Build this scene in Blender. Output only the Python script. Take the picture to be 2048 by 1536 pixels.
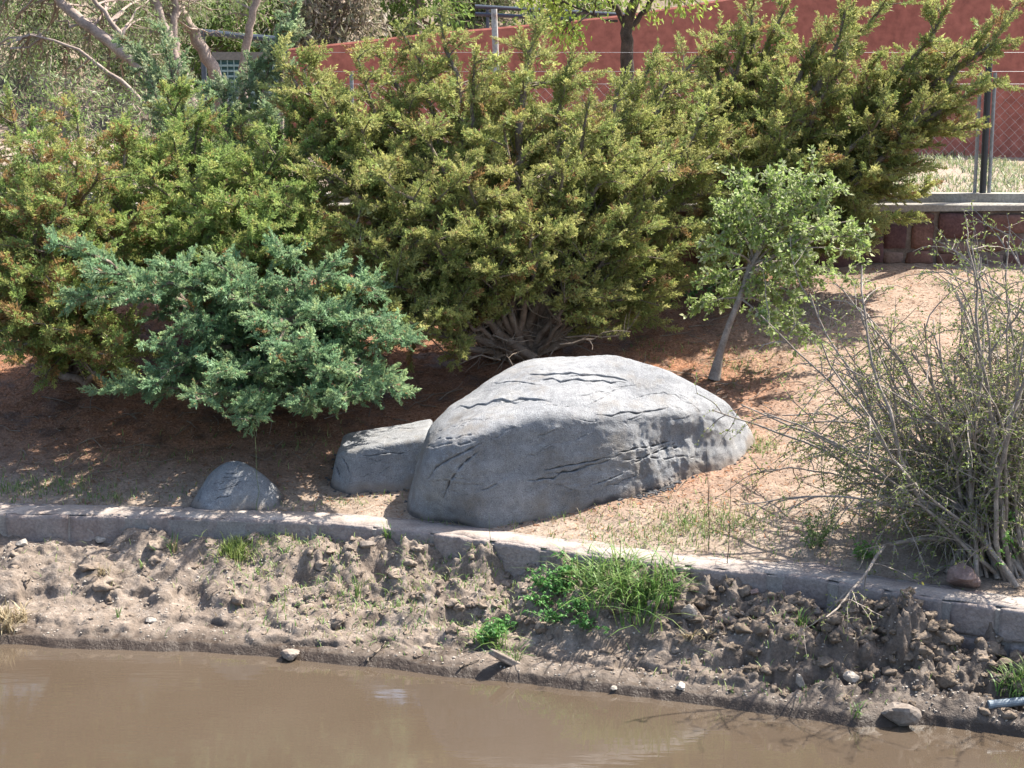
import bpy, bmesh, math
import numpy as np
from mathutils import Vector
from mathutils.bvhtree import BVHTree

# ------------------------------------------------------------------ camera, sky, sun, exposure
sc = bpy.context.scene
for o in list(bpy.data.objects):
    bpy.data.objects.remove(o)
CAM_H = 4.04
F_PX = 3350.0
PITCH = math.atan((768 - 150) / F_PX)
cam_data = bpy.data.cameras.new('camera')
cam_data.sensor_width = 36.0
cam_data.lens = F_PX / 2048 * 36.0
cam_data.clip_start = 0.1
cam_data.clip_end = 600
cam = bpy.data.objects.new('camera', cam_data)
cam.location = (0, 0, CAM_H)
cam.rotation_euler = (math.pi / 2 - PITCH, 0, 0)
sc.collection.objects.link(cam)
sc.camera = cam

SUN_DIR = np.array((0.47, 0.26, 0.84))
SUN_DIR = SUN_DIR / np.linalg.norm(SUN_DIR)
SUN_EL = math.asin(SUN_DIR[2])
SUN_AZ = math.atan2(SUN_DIR[0], SUN_DIR[1])          # clockwise from +Y
world = bpy.data.worlds.new('World')
sc.world = world
world.use_nodes = True
wn = world.node_tree.nodes
wl = world.node_tree.links
for n in list(wn):
    wn.remove(n)
sky = wn.new('ShaderNodeTexSky')
sky.sky_type = 'NISHITA'
sky.sun_disc = False
sky.sun_elevation = SUN_EL
sky.sun_rotation = SUN_AZ
sky.dust_density = 2.5
bg = wn.new('ShaderNodeBackground')
bg.inputs['Strength'].default_value = 0.118
wo = wn.new('ShaderNodeOutputWorld')
wl.new(sky.outputs[0], bg.inputs[0])
wl.new(bg.outputs[0], wo.inputs[0])
sun_data = bpy.data.lights.new('sun', 'SUN')
sun_data.energy = 5.0
sun_data.angle = math.radians(0.53)
sun_data.color = (1.0, 0.94, 0.84)
sun = bpy.data.objects.new('sun', sun_data)
sun.location = (6, 8, 20)
sun.rotation_euler = Vector(SUN_DIR).to_track_quat('Z', 'Y').to_euler()
sc.collection.objects.link(sun)
sc.view_settings.view_transform = 'Standard'
sc.view_settings.look = 'None'
sc.view_settings.gamma = 1.0
sc.view_settings.use_curve_mapping = False
sc.view_settings.exposure = 1.68
sc.cycles.use_denoising = True
sc.cycles.max_bounces = 8
sc.cycles.transparent_max_bounces = 8

COL = sc.collection
rng = np.random.default_rng(7)

# ------------------------------------------------------------------ small maths helpers
FWD = np.array((0, math.cos(PITCH), -math.sin(PITCH)))
UP = np.array((0, math.sin(PITCH), math.cos(PITCH)))
EYE = np.array((0, 0, CAM_H))


def ray(px, py):
    return FWD * F_PX + np.array((1.0, 0, 0)) * (px - 1024) + UP * (768 - py)


def at(px, py, Y):
    """point of the place at depth Y that the photograph shows at (px, py)"""
    d = ray(px, py)
    return EYE + d * (Y / d[1])


def at_z(px, py, Z):
    d = ray(px, py)
    return EYE + d * ((Z - CAM_H) / d[2])


def unit(v):
    v = np.asarray(v, float)
    return v / (np.linalg.norm(v, axis=-1, keepdims=True) + 1e-12)


def sstep(a, b, x):
    t = np.clip((x - a) / (b - a), 0, 1)
    return t * t * (3 - 2 * t)


def _hash(i, j, k, seed):
    n = (i * 374761393 + j * 668265263 + k * 2147483647 + seed * 974634777).astype(np.int64) & 0xffffffff
    n = ((n ^ (n >> 13)) * 1274126177) & 0xffffffff
    n = ((n ^ (n >> 16)) * 2246822519) & 0xffffffff
    return (n ^ (n >> 15)) / 4294967295.0


def vnoise(P, seed=0):
    P = np.asarray(P, float)
    I = np.floor(P).astype(np.int64)
    f = P - I
    f = f * f * (3 - 2 * f)
    r = 0
    for dx in (0, 1):
        for dy in (0, 1):
            for dz in (0, 1):
                w = (f[:, 0] if dx else 1 - f[:, 0]) * (f[:, 1] if dy else 1 - f[:, 1]) * (f[:, 2] if dz else 1 - f[:, 2])
                r = r + w * _hash(I[:, 0] + dx, I[:, 1] + dy, I[:, 2] + dz, seed)
    return r * 2 - 1


def fbm(P, seed=0, octv=4, gain=0.5):
    P = np.asarray(P, float)
    a, r = 1.0, 0
    for o in range(octv):
        r = r + a * vnoise(P * 2 ** o + o * 17.3, seed + o)
        a *= gain
    return r


def worley(P, seed=0):
    """distance to the nearest scattered point"""
    P = np.asarray(P, float)
    I = np.floor(P).astype(np.int64)
    best = np.full(len(P), 9.0)
    for dx in (-1, 0, 1):
        for dy in (-1, 0, 1):
            c = I[:, :2] + (dx, dy)
            z = np.zeros(len(P), np.int64)
            q = np.stack([c[:, 0] + _hash(c[:, 0], c[:, 1], z, seed), c[:, 1] + _hash(c[:, 0], c[:, 1], z, seed + 5)], 1)
            best = np.minimum(best, np.linalg.norm(P[:, :2] - q, axis=1))
    return best


# ------------------------------------------------------------------ object helpers
ORG = {}


def raw_mesh(name, V, F, mat, col=None, smooth=False):
    V = np.ascontiguousarray(V, np.float32)
    me = bpy.data.meshes.new(name)
    Fs = F if isinstance(F, list) else [F]
    Fs = [np.asarray(f, np.int32) for f in Fs if len(f)]
    me.vertices.add(len(V))
    me.vertices.foreach_set('co', V.ravel())
    loops = np.concatenate([f.ravel() for f in Fs])
    tot = np.concatenate([np.full(len(f), f.shape[1], np.int32) for f in Fs])
    me.loops.add(len(loops))
    me.loops.foreach_set('vertex_index', loops)
    me.polygons.add(len(tot))
    me.polygons.foreach_set('loop_start', np.concatenate([[0], np.cumsum(tot)[:-1]]).astype(np.int32))
    me.polygons.foreach_set('loop_total', tot)
    me.polygons.foreach_set('use_smooth', np.full(len(tot), smooth))
    if col is not None:
        a = me.attributes.new('tint', 'FLOAT_COLOR', 'POINT')
        c = np.ones((len(V), 4), np.float32)
        c[:, :3] = col
        a.data.foreach_set('color', c.ravel())
    me.update(calc_edges=True)
    me.materials.append(mat)
    return me


def obj(name, V, F, mat, parent=None, origin=None, col=None, smooth=False):
    V = np.asarray(V, float)
    if parent is not None:
        o0 = np.array(ORG[parent.name])
        org = o0
    else:
        org = np.array(origin if origin is not None else (0, 0, 0), float)
    me = raw_mesh(name, V - org, F, mat, col, smooth)
    o = bpy.data.objects.new(name, me)
    COL.objects.link(o)
    if parent is not None:
        o.parent = parent
    else:
        o.location = org
    ORG[o.name] = org
    return o


def thing(name, label, cat, loc, group=None):
    o = bpy.data.objects.new(name, None)
    o.empty_display_size = 0.1
    COL.objects.link(o)
    o.location = loc
    ORG[o.name] = np.array(loc, float)
    return tag(o, label, cat, group)


def tag(o, label, cat, group=None):
    o['label'] = label
    o['category'] = cat
    if group:
        o['group'] = group
    return o


def kind(o, k, label=None):
    o['kind'] = k
    if label:
        o['label'] = label
    return o


def join(parts):
    """[(V, F, col)] -> V, F, col with F of one face size"""
    Vs, Fs, Cs, n = [], [], [], 0
    for V, F, C in parts:
        Vs.append(V)
        Fs.append(np.asarray(F) + n)
        Cs.append(np.broadcast_to(C, (len(V), 3)))
        n += len(V)
    return np.concatenate(Vs), np.concatenate(Fs), np.concatenate(Cs)


def tube(P, R, sides=6):
    P = np.asarray(P, float)
    R = np.broadcast_to(np.asarray(R, float), (len(P),))
    T = unit(np.gradient(P, axis=0))
    ref = np.array((0.31, 0.2, 0.93)) if abs(T[0] @ np.array((0.31, 0.2, 0.93))) < 0.9 else np.array((1.0, 0.1, 0))
    A = unit(np.cross(T, ref))
    B = np.cross(T, A)
    ang = np.arange(sides) / sides * 2 * math.pi
    V = P[:, None] + R[:, None, None] * (np.cos(ang)[None, :, None] * A[:, None] + np.sin(ang)[None, :, None] * B[:, None])
    V = V.reshape(-1, 3)
    i = np.arange(len(P) - 1)[:, None] * sides
    j = np.arange(sides)[None]
    k = (j + 1) % sides
    Fq = np.stack([i + j, i + k, i + sides + k, i + sides + j], -1).reshape(-1, 4)
    return V, Fq


def tubes(lst, sides=5):
    Vs, Fs, n = [], [], 0
    for P, R in lst:
        V, F = tube(P, R, sides)
        Vs.append(V)
        Fs.append(F + n)
        n += len(V)
    return np.concatenate(Vs), np.concatenate(Fs)


def solid_rod(p, q, r, sides=10, r2=None):
    """closed straight rod"""
    p, q = np.asarray(p, float), np.asarray(q, float)
    V, F = tube(np.stack([p, q]), np.array((r, r if r2 is None else r2)), sides)
    return V, [F, np.stack([np.arange(sides)[::-1]]), np.stack([np.arange(sides) + sides])]


def box(x0, x1, y0, y1, z0, z1):
    V = np.array([(x, y, z) for z in (z0, z1) for y in (y0, y1) for x in (x0, x1)], float)
    F = np.array([(0, 2, 3, 1), (4, 5, 7, 6), (0, 1, 5, 4), (2, 6, 7, 3), (0, 4, 6, 2), (1, 3, 7, 5)])
    return V, F


def ico(sub):
    bm = bmesh.new()
    bmesh.ops.create_icosphere(bm, subdivisions=sub, radius=1.0)
    V = np.array([v.co[:] for v in bm.verts])
    F = np.array([[v.index for v in f.verts] for f in bm.faces])
    bm.free()
    return V, F


ICO = {1: ico(1), 2: ico(2), 3: ico(3)}


def grid_faces(nx, ny):
    i = np.arange(nx - 1)[None]
    j = np.arange(ny - 1)[:, None] * nx
    a = (i + j)
    return np.stack([a, a + 1, a + nx + 1, a + nx], -1).reshape(-1, 4)


# ------------------------------------------------------------------ materials
ALB = 0.64


def K(c):
    return tuple(x * ALB for x in c)


def nodes(name):
    m = bpy.data.materials.new(name)
    m.use_nodes = True
    nt = m.node_tree
    b = nt.nodes['Principled BSDF']
    return m, nt, b, nt.nodes['Material Output']


def N(nt, t, **kw):
    n = nt.nodes.new(t)
    for k, v in kw.items():
        if k.startswith('i_'):
            key = k[2:]
            n.inputs[int(key) if key.isdigit() else key.replace('_', ' ')].default_value = v
        else:
            setattr(n, k, v)
    return n


def noise_node(nt, scale, detail=4, rough=0.55, coord='Object'):
    tc = N(nt, 'ShaderNodeTexCoord')
    n = N(nt, 'ShaderNodeTexNoise', i_Scale=scale, i_Detail=detail, i_Roughness=rough)
    nt.links.new(tc.outputs[coord], n.inputs['Vector'])
    return n


def ramp(nt, src, stops):
    r = N(nt, 'ShaderNodeValToRGB')
    e = r.color_ramp.elements
    while len(e) > 1:
        e.remove(e[-1])
    e[0].position = stops[0][0]
    e[0].color = (*stops[0][1], 1)
    for p, c in stops[1:]:
        x = e.new(p)
        x.color = (*c, 1)
    nt.links.new(src, r.inputs[0])
    return r


def mixc(nt, fac, a, b, mode='MIX'):
    m = N(nt, 'ShaderNodeMix', data_type='RGBA', blend_type=mode)
    L = nt.links
    for key, v in ((0, fac), (6, a), (7, b)):
        if hasattr(v, 'links'):
            L.new(v, m.inputs[key])
        elif isinstance(v, tuple):
            m.inputs[key].default_value = (*v, 1)
        else:
            m.inputs[key].default_value = v
    return m.outputs[2]


def bump(nt, b, srcs):
    """srcs: (socket, strength, distance)"""
    prev = None
    for s, st, d in srcs:
        n = N(nt, 'ShaderNodeBump', i_Strength=st, i_Distance=d)
        nt.links.new(s, n.inputs['Height'])
        if prev is not None:
            nt.links.new(prev, n.inputs['Normal'])
        prev = n.outputs[0]
    nt.links.new(prev, b.inputs['Normal'])


def rough_mat(name, c0, c1, scale=6, fine=60, rough=0.9, bstr=0.5, bdist=0.01, c2=None, spec=0.2):
    m, nt, b, out = nodes(name)
    n1 = noise_node(nt, scale, 5)
    n2 = noise_node(nt, fine, 4, 0.6)
    r1 = ramp(nt, n1.outputs[0], [(0.3, K(c0)), (0.7, K(c1))] if c2 is None else [(0.25, K(c0)), (0.5, K(c1)), (0.75, K(c2))])
    r2 = ramp(nt, n2.outputs[0], [(0.3, (0.72, 0.72, 0.72)), (0.7, (1.2, 1.2, 1.2))])
    c = mixc(nt, 1.0, r1.outputs[0], r2.outputs[0], 'MULTIPLY')
    nt.links.new(c, b.inputs['Base Color'])
    b.inputs['Roughness'].default_value = rough
    b.inputs['Specular IOR Level'].default_value = spec
    bump(nt, b, [(n1.outputs[0], bstr * 0.6, bdist * 3), (n2.outputs[0], bstr, bdist)])
    return m


def leaf_mat(name, trans=0.3, rough=0.55, spec=0.25):
    m, nt, b, out = nodes(name)
    a = N(nt, 'ShaderNodeAttribute', attribute_name='tint')
    nt.links.new(a.outputs['Color'], b.inputs['Base Color'])
    b.inputs['Roughness'].default_value = rough
    b.inputs['Specular IOR Level'].default_value = spec
    t = N(nt, 'ShaderNodeBsdfTranslucent')
    nt.links.new(a.outputs['Color'], t.inputs[0])
    mx = N(nt, 'ShaderNodeMixShader', i_0=trans)
    nt.links.new(b.outputs[0], mx.inputs[1])
    nt.links.new(t.outputs[0], mx.inputs[2])
    nt.links.new(mx.outputs[0], out.inputs[0])
    return m


def plain(name, c, rough=0.5, metal=0.0, wear=0.12, scale=25):
    m, nt, b, out = nodes(name)
    n = noise_node(nt, scale, 4)
    c = K(c)
    lo = tuple(max(0, x * (1 - wear * 2)) for x in c)
    hi = tuple(x * (1 + wear) for x in c)
    r = ramp(nt, n.outputs[0], [(0.3, lo), (0.7, hi)])
    nt.links.new(r.outputs[0], b.inputs['Base Color'])
    b.inputs['Roughness'].default_value = rough
    b.inputs['Metallic'].default_value = metal
    return m


M = {}
M['leaf'] = leaf_mat('juniper_foliage', 0.45, 0.6, 0.2)
M['broad'] = leaf_mat('broad_leaf', 0.42, 0.5, 0.25)
M['grass'] = leaf_mat('grass_blade', 0.35, 0.5, 0.3)
M['bark'] = rough_mat('juniper_bark', (0.17, 0.12, 0.09), (0.34, 0.28, 0.23), 9, 70, 0.95, 0.8, 0.01)
M['pinkbark'] = rough_mat('smooth_pink_bark', (0.28, 0.21, 0.175), (0.50, 0.40, 0.34), 5, 40, 0.85, 0.5, 0.008)
M['darkbark'] = rough_mat('dark_bark', (0.05, 0.04, 0.03), (0.15, 0.11, 0.09), 9, 60, 0.95, 0.8, 0.012)
M['greybark'] = rough_mat('grey_stem_bark', (0.24, 0.20, 0.165), (0.50, 0.43, 0.37), 14, 90, 0.9, 0.4, 0.004)
M['twig'] = rough_mat('dry_twig_bark', (0.16, 0.12, 0.09), (0.36, 0.30, 0.24), 14, 90, 0.9, 0.3, 0.003)
M['red'] = rough_mat('red_plaster', (0.40, 0.13, 0.095), (0.52, 0.18, 0.13), 0.5, 7, 0.9, 0.3, 0.012, (0.46, 0.165, 0.12))
M['kerbstone'] = rough_mat('pink_kerb_stone', (0.235, 0.17, 0.15), (0.39, 0.335, 0.305), 3.0, 45, 0.9, 0.9, 0.012, (0.29, 0.225, 0.205))
M['mortar'] = rough_mat('grey_mortar', (0.28, 0.25, 0.23), (0.46, 0.42, 0.38), 6, 70, 0.95, 0.5, 0.006)
M['wallstone'] = rough_mat('dark_red_wall_stone', (0.12, 0.05, 0.04), (0.26, 0.14, 0.11), 2.5, 40, 0.9, 0.6, 0.01, (0.17, 0.08, 0.06))
M['wallstone2'] = rough_mat('brown_wall_stone', (0.15, 0.09, 0.07), (0.30, 0.20, 0.16), 3.5, 40, 0.9, 0.6, 0.01, (0.20, 0.12, 0.10))
M['wallstone3'] = rough_mat('purple_wall_stone', (0.10, 0.05, 0.05), (0.22, 0.12, 0.11), 3, 40, 0.9, 0.6, 0.01)
M['wallmortar'] = rough_mat('dirty_wall_mortar', (0.14, 0.10, 0.08), (0.30, 0.24, 0.20), 4, 50, 0.95, 0.6, 0.01)
M['cap'] = rough_mat('pale_pink_mortar_cap', (0.31, 0.25, 0.215), (0.53, 0.47, 0.42), 5, 60, 0.95, 0.6, 0.008)
M['concrete'] = rough_mat('coping_concrete', (0.30, 0.27, 0.23), (0.46, 0.43, 0.38), 2.5, 40, 0.9, 0.3, 0.006)
M['galv'] = plain('galvanised_steel', (0.42, 0.43, 0.44), 0.5, 0.6)
M['pipe'] = plain('dark_painted_pipe', (0.05, 0.05, 0.055), 0.45, 0.2)
M['bluepipe'] = plain('dark_blue_pipe', (0.09, 0.11, 0.14), 0.4, 0.3)
M['rustpole'] = rough_mat('rusty_white_paint', (0.55, 0.50, 0.45), (0.62, 0.58, 0.54), 9, 30, 0.7, 0.2, 0.003, (0.30, 0.13, 0.06))
M['teal'] = plain('teal_panel', (0.05, 0.16, 0.16), 0.5)
M['slat'] = plain('pale_teal_slat', (0.30, 0.42, 0.40), 0.5)
M['frame'] = plain('grey_brown_frame', (0.22, 0.20, 0.17), 0.7)
M['plastic'] = plain('pale_blue_plastic', (0.22, 0.28, 0.33), 0.6)
M['flower'] = plain('yellow_petal', (0.80, 0.65, 0.08), 0.6)
M['palestone'] = rough_mat('pale_stone', (0.34, 0.29, 0.24), (0.60, 0.54, 0.47), 9, 60, 0.85, 0.5, 0.006)
M['pinkstone'] = rough_mat('pink_stone', (0.26, 0.165, 0.14), (0.42, 0.31, 0.27), 7, 60, 0.85, 0.5, 0.006)
M['shale'] = rough_mat('grey_brown_stone', (0.20, 0.16, 0.13), (0.40, 0.34, 0.29), 9, 60, 0.85, 0.5, 0.006)


def boulder_mat():
    m, nt, b, out = nodes('grey_boulder_cement')
    big = noise_node(nt, 2.2, 5, 0.6)
    mid = noise_node(nt, 14, 5, 0.65)
    fine = noise_node(nt, 130, 3, 0.6)
    base = ramp(nt, big.outputs[0], [(0.28, (0.18, 0.172, 0.162)), (0.42, (0.195, 0.20, 0.208)), (0.6, (0.24, 0.243, 0.247)), (0.78, (0.26, 0.25, 0.23))])
    r2 = ramp(nt, mid.outputs[0], [(0.28, (0.72, 0.72, 0.73)), (0.6, (1.08, 1.08, 1.08))])
    c = mixc(nt, 1.0, base.outputs[0], r2.outputs[0], 'MULTIPLY')
    r3 = ramp(nt, fine.outputs[0], [(0.32, (0.42, 0.42, 0.43)), (0.47, (0.95, 0.95, 0.95)), (0.62, (1.08, 1.08, 1.08)), (0.72, (1.9, 1.88, 1.85))])
    c = mixc(nt, 0.8, c, r3.outputs[0], 'MULTIPLY')
    # brown soil stains in loose patches and soil dust (green) rubbed on the foot
    st = noise_node(nt, 3.1, 6, 0.7)
    rs = ramp(nt, st.outputs[0], [(0.52, (0, 0, 0)), (0.68, (0.55, 0.55, 0.55))])
    c = mixc(nt, rs.outputs[0], c, (0.17, 0.145, 0.115))
    # charcoal cement skirt along the foot, and shade painted into the cracks (vertex attribute "tint" red = amount)
    a = N(nt, 'ShaderNodeAttribute', attribute_name='tint')
    sep = N(nt, 'ShaderNodeSeparateColor')
    nt.links.new(a.outputs['Color'], sep.inputs[0])
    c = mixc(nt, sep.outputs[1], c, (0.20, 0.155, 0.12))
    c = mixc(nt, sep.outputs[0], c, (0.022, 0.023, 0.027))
    nt.links.new(c, b.inputs['Base Color'])
    b.inputs['Roughness'].default_value = 0.85
    b.inputs['Specular IOR Level'].default_value = 0.25
    bump(nt, b, [(mid.outputs[0], 0.3, 0.02), (fine.outputs[0], 1.0, 0.010)])
    return m


M['boulder'] = boulder_mat()


def soil_mat(name, stops, litter=None, fine_scale=55, wet=False):
    """soil whose colour patches come from a noise; 'tint' red = share of rusty needle litter, green = darker, smoother soil"""
    m, nt, b, out = nodes(name)
    n1 = noise_node(nt, 1.6, 5, 0.6)
    n2 = noise_node(nt, fine_scale, 4, 0.7)
    n3 = noise_node(nt, 9, 5, 0.65)
    base = ramp(nt, n3.outputs[0], [(p, K(c)) for p, c in stops])
    a = N(nt, 'ShaderNodeAttribute', attribute_name='tint')
    sep = N(nt, 'ShaderNodeSeparateColor')
    nt.links.new(a.outputs['Color'], sep.inputs[0])
    c = base.outputs[0]
    if litter:
        lit = ramp(nt, n2.outputs[0], [(p, K(c)) for p, c in litter])
        md = N(nt, 'ShaderNodeMath', operation='MULTIPLY_ADD', use_clamp=True)
        nt.links.new(n1.outputs[0], md.inputs[0])
        md.inputs[1].default_value = 1.2
        ma = N(nt, 'ShaderNodeMath', operation='MULTIPLY', use_clamp=True)
        nt.links.new(sep.outputs[0], ma.inputs[0])
        sub = N(nt, 'ShaderNodeMath', operation='ADD', use_clamp=True)
        nt.links.new(n3.outputs[0], sub.inputs[0])
        sub.inputs[1].default_value = 0.35
        nt.links.new(sub.outputs[0], ma.inputs[1])
        c = mixc(nt, ma.outputs[0], c, lit.outputs[0])
    g = ramp(nt, n2.outputs[0], [(0.28, (0.55, 0.55, 0.55)), (0.5, (1, 1, 1)), (0.72, (1.35, 1.32, 1.3))])
    c = mixc(nt, 1.0, c, g.outputs[0], 'MULTIPLY')
    c = mixc(nt, sep.outputs[1], c, (0.032, 0.021, 0.014))
    nt.links.new(c, b.inputs['Base Color'])
    rr = N(nt, 'ShaderNodeMapRange')
    nt.links.new(sep.outputs[1], rr.inputs[0])
    rr.inputs[3].default_value = 0.95
    rr.inputs[4].default_value = 0.35
    nt.links.new(rr.outputs[0], b.inputs['Roughness'])
    b.inputs['Specular IOR Level'].default_value = 0.25
    bump(nt, b, [(n3.outputs[0], 0.5, 0.03), (n2.outputs[0], 0.7, 0.012)])
    return m


M['soil'] = soil_mat('pink_garden_soil', [(0.3, (0.25, 0.183, 0.136)), (0.5, (0.34, 0.265, 0.206)), (0.7, (0.435, 0.352, 0.282))],
                     [(0.25, (0.12, 0.05, 0.028)), (0.5, (0.30, 0.13, 0.065)), (0.75, (0.46, 0.235, 0.13))])
M['mud'] = soil_mat('dry_mud', [(0.3, (0.165, 0.128, 0.102)), (0.5, (0.235, 0.188, 0.152)), (0.72, (0.345, 0.288, 0.242))])
M['clod'] = rough_mat('mud_clod', (0.20, 0.15, 0.115), (0.38, 0.31, 0.25), 5, 50, 0.95, 0.8, 0.012)
M['darkclod'] = rough_mat('dark_mud_clod', (0.15, 0.115, 0.085), (0.30, 0.235, 0.18), 5, 50, 0.95, 0.8, 0.012)
M['rubble'] = rough_mat('dark_cement_crumb', (0.05, 0.05, 0.055), (0.16, 0.16, 0.165), 20, 90, 0.95, 0.5, 0.005)
M['hill'] = rough_mat('dry_hillside', (0.20, 0.16, 0.11), (0.36, 0.27, 0.20), 0.6, 12, 0.95, 0.6, 0.05)
M['litter'] = leaf_mat('litter', 0.1, 0.8, 0.1)


def water_mat():
    m, nt, b, out = nodes('muddy_pond_water')
    n0 = noise_node(nt, 0.5, 3)
    r = ramp(nt, n0.outputs[0], [(0.3, (0.058, 0.043, 0.030)), (0.7, (0.072, 0.055, 0.040))])
    nt.links.new(r.outputs[0], b.inputs['Base Color'])
    b.inputs['Roughness'].default_value = 0.04
    b.inputs['IOR'].default_value = 1.6
    tc = N(nt, 'ShaderNodeTexCoord')
    mp = N(nt, 'ShaderNodeMapping')
    mp.inputs['Scale'].default_value = (1.6, 7.0, 1.0)
    nt.links.new(tc.outputs['Object'], mp.inputs[0])
    w = N(nt, 'ShaderNodeTexNoise', i_Scale=1.6, i_Detail=3, i_Roughness=0.5)
    nt.links.new(mp.outputs[0], w.inputs['Vector'])
    bump(nt, b, [(w.outputs[0], 0.03, 0.03)])
    return m


M['water'] = water_mat()

# ------------------------------------------------------------------ the lie of the land
WATER_Z = 0.0
KERB_Z = 0.60
KERB_PX = [(-700, 1015), (0, 1028), (320, 1034), (640, 1045), (830, 1062), (1000, 1085), (1200, 1112), (1400, 1136), (1600, 1152), (1800, 1186), (2048, 1222), (2500, 1300)]
SHORE_PX = [(-700, 1275), (0, 1292), (200, 1298), (400, 1306), (560, 1318), (740, 1338), (1000, 1362), (1300, 1396), (1500, 1424), (1700, 1452), (1850, 1452), (2048, 1478), (2500, 1540)]
kp = np.array([at_z(x, y, KERB_Z) for x, y in KERB_PX])
sp = np.array([at_z(x, y, 0.0) for x, y in SHORE_PX])


def y_kerb(x):
    return np.interp(x, kp[:, 0], kp[:, 1])


def y_shore(x):
    x = np.asarray(x, float)
    P = np.stack([x * 2.2, x * 0, x * 0], -1).reshape(-1, 3)
    w = fbm(P, 31, 4).reshape(x.shape)
    return np.interp(x, sp[:, 0], sp[:, 1]) + 0.035 * w


RET_Y = 18.0
TERR_Z = 2.68


def z_garden(x, y, detail=True):
    x = np.asarray(x, float)
    y = np.asarray(y, float)
    yk = y_kerb(x)
    t = np.clip(y - yk - 0.36, 0, None)
    L = RET_Y - yk - 0.36
    z = KERB_Z - 0.015 + (2.05 - KERB_Z) * (0.86 * (t / L) + 0.14 * (t / L) ** 2)
    if detail:
        P = np.stack([x, y, x * 0], -1).reshape(-1, 3)
        amp = sstep(0.0, 0.5, t)
        z = z + amp * (0.035 * fbm(P * 0.9, 3, 3).reshape(x.shape)) + (0.3 + 0.7 * amp) * 0.012 * fbm(P * 6, 9, 4).reshape(x.shape)
    return z


def on_ground(px, py):
    d = ray(px, py)
    lo, hi = 11.0 / d[1], 18.0 / d[1]
    for _ in range(40):
        mid = (lo + hi) / 2
        p = EYE + d * mid
        if p[2] > z_garden(np.array([p[0]]), np.array([p[1]]), False)[0]:
            lo = mid
        else:
            hi = mid
    p = EYE + d * lo
    p[2] = z_garden(np.array([p[0]]), np.array([p[1]]))[0]
    return p


def litter_share(x, y):
    """how much of the garden lies under juniper needles"""
    P = np.stack([x, y, x * 0], -1).reshape(-1, 3)
    n = fbm(P * 0.8, 44, 3).reshape(np.shape(x))
    a = sstep(0.55, 1.9, (y - y_kerb(x)) + 0.35 * n)
    b = 1 - sstep(0.8, 2.6, x - 0.25 * (y - 13) + 0.5 * n)
    c = sstep(1.9, 3.2, (y - y_kerb(x)) + 0.5 * n) * 0.85
    return np.clip(np.maximum(a * b, c * (1 - 0.75 * sstep(1.2, 2.6, x))), 0, 1)


def build_garden():
    xs = np.arange(-7.5, 8.0, 0.045)
    # rows follow the kerb so that the near edge is clean
    ts = np.concatenate([np.arange(0.0, 2.4, 0.022), np.arange(2.4, 5.2, 0.04), np.arange(5.2, 7.6, 0.08)])
    X, T = np.meshgrid(xs, ts)
    Y0 = y_kerb(X) + 0.30
    Tm = ts.max()
    Y = Y0 + T / Tm * (RET_Y + 0.15 - Y0)
    Z = z_garden(X, Y)
    V = np.stack([X, Y, Z], -1).reshape(-1, 3)
    lit = litter_share(X, Y).reshape(-1)
    col = np.zeros((len(V), 3))
    col[:, 0] = lit
    # damp dark humus patches with a shape of their own
    P = V * np.array((1, 1, 0))
    col[:, 1] = 0.6 * lit * sstep(0.15, 0.8, fbm(P * 5.5, 71, 4, 0.7))
    o = obj('ground', V, grid_faces(len(xs), len(ts)), M['soil'], col=col, smooth=True)
    kind(o, 'structure', 'pinkish garden soil sloping up behind the stone kerb')


build_garden()


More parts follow.
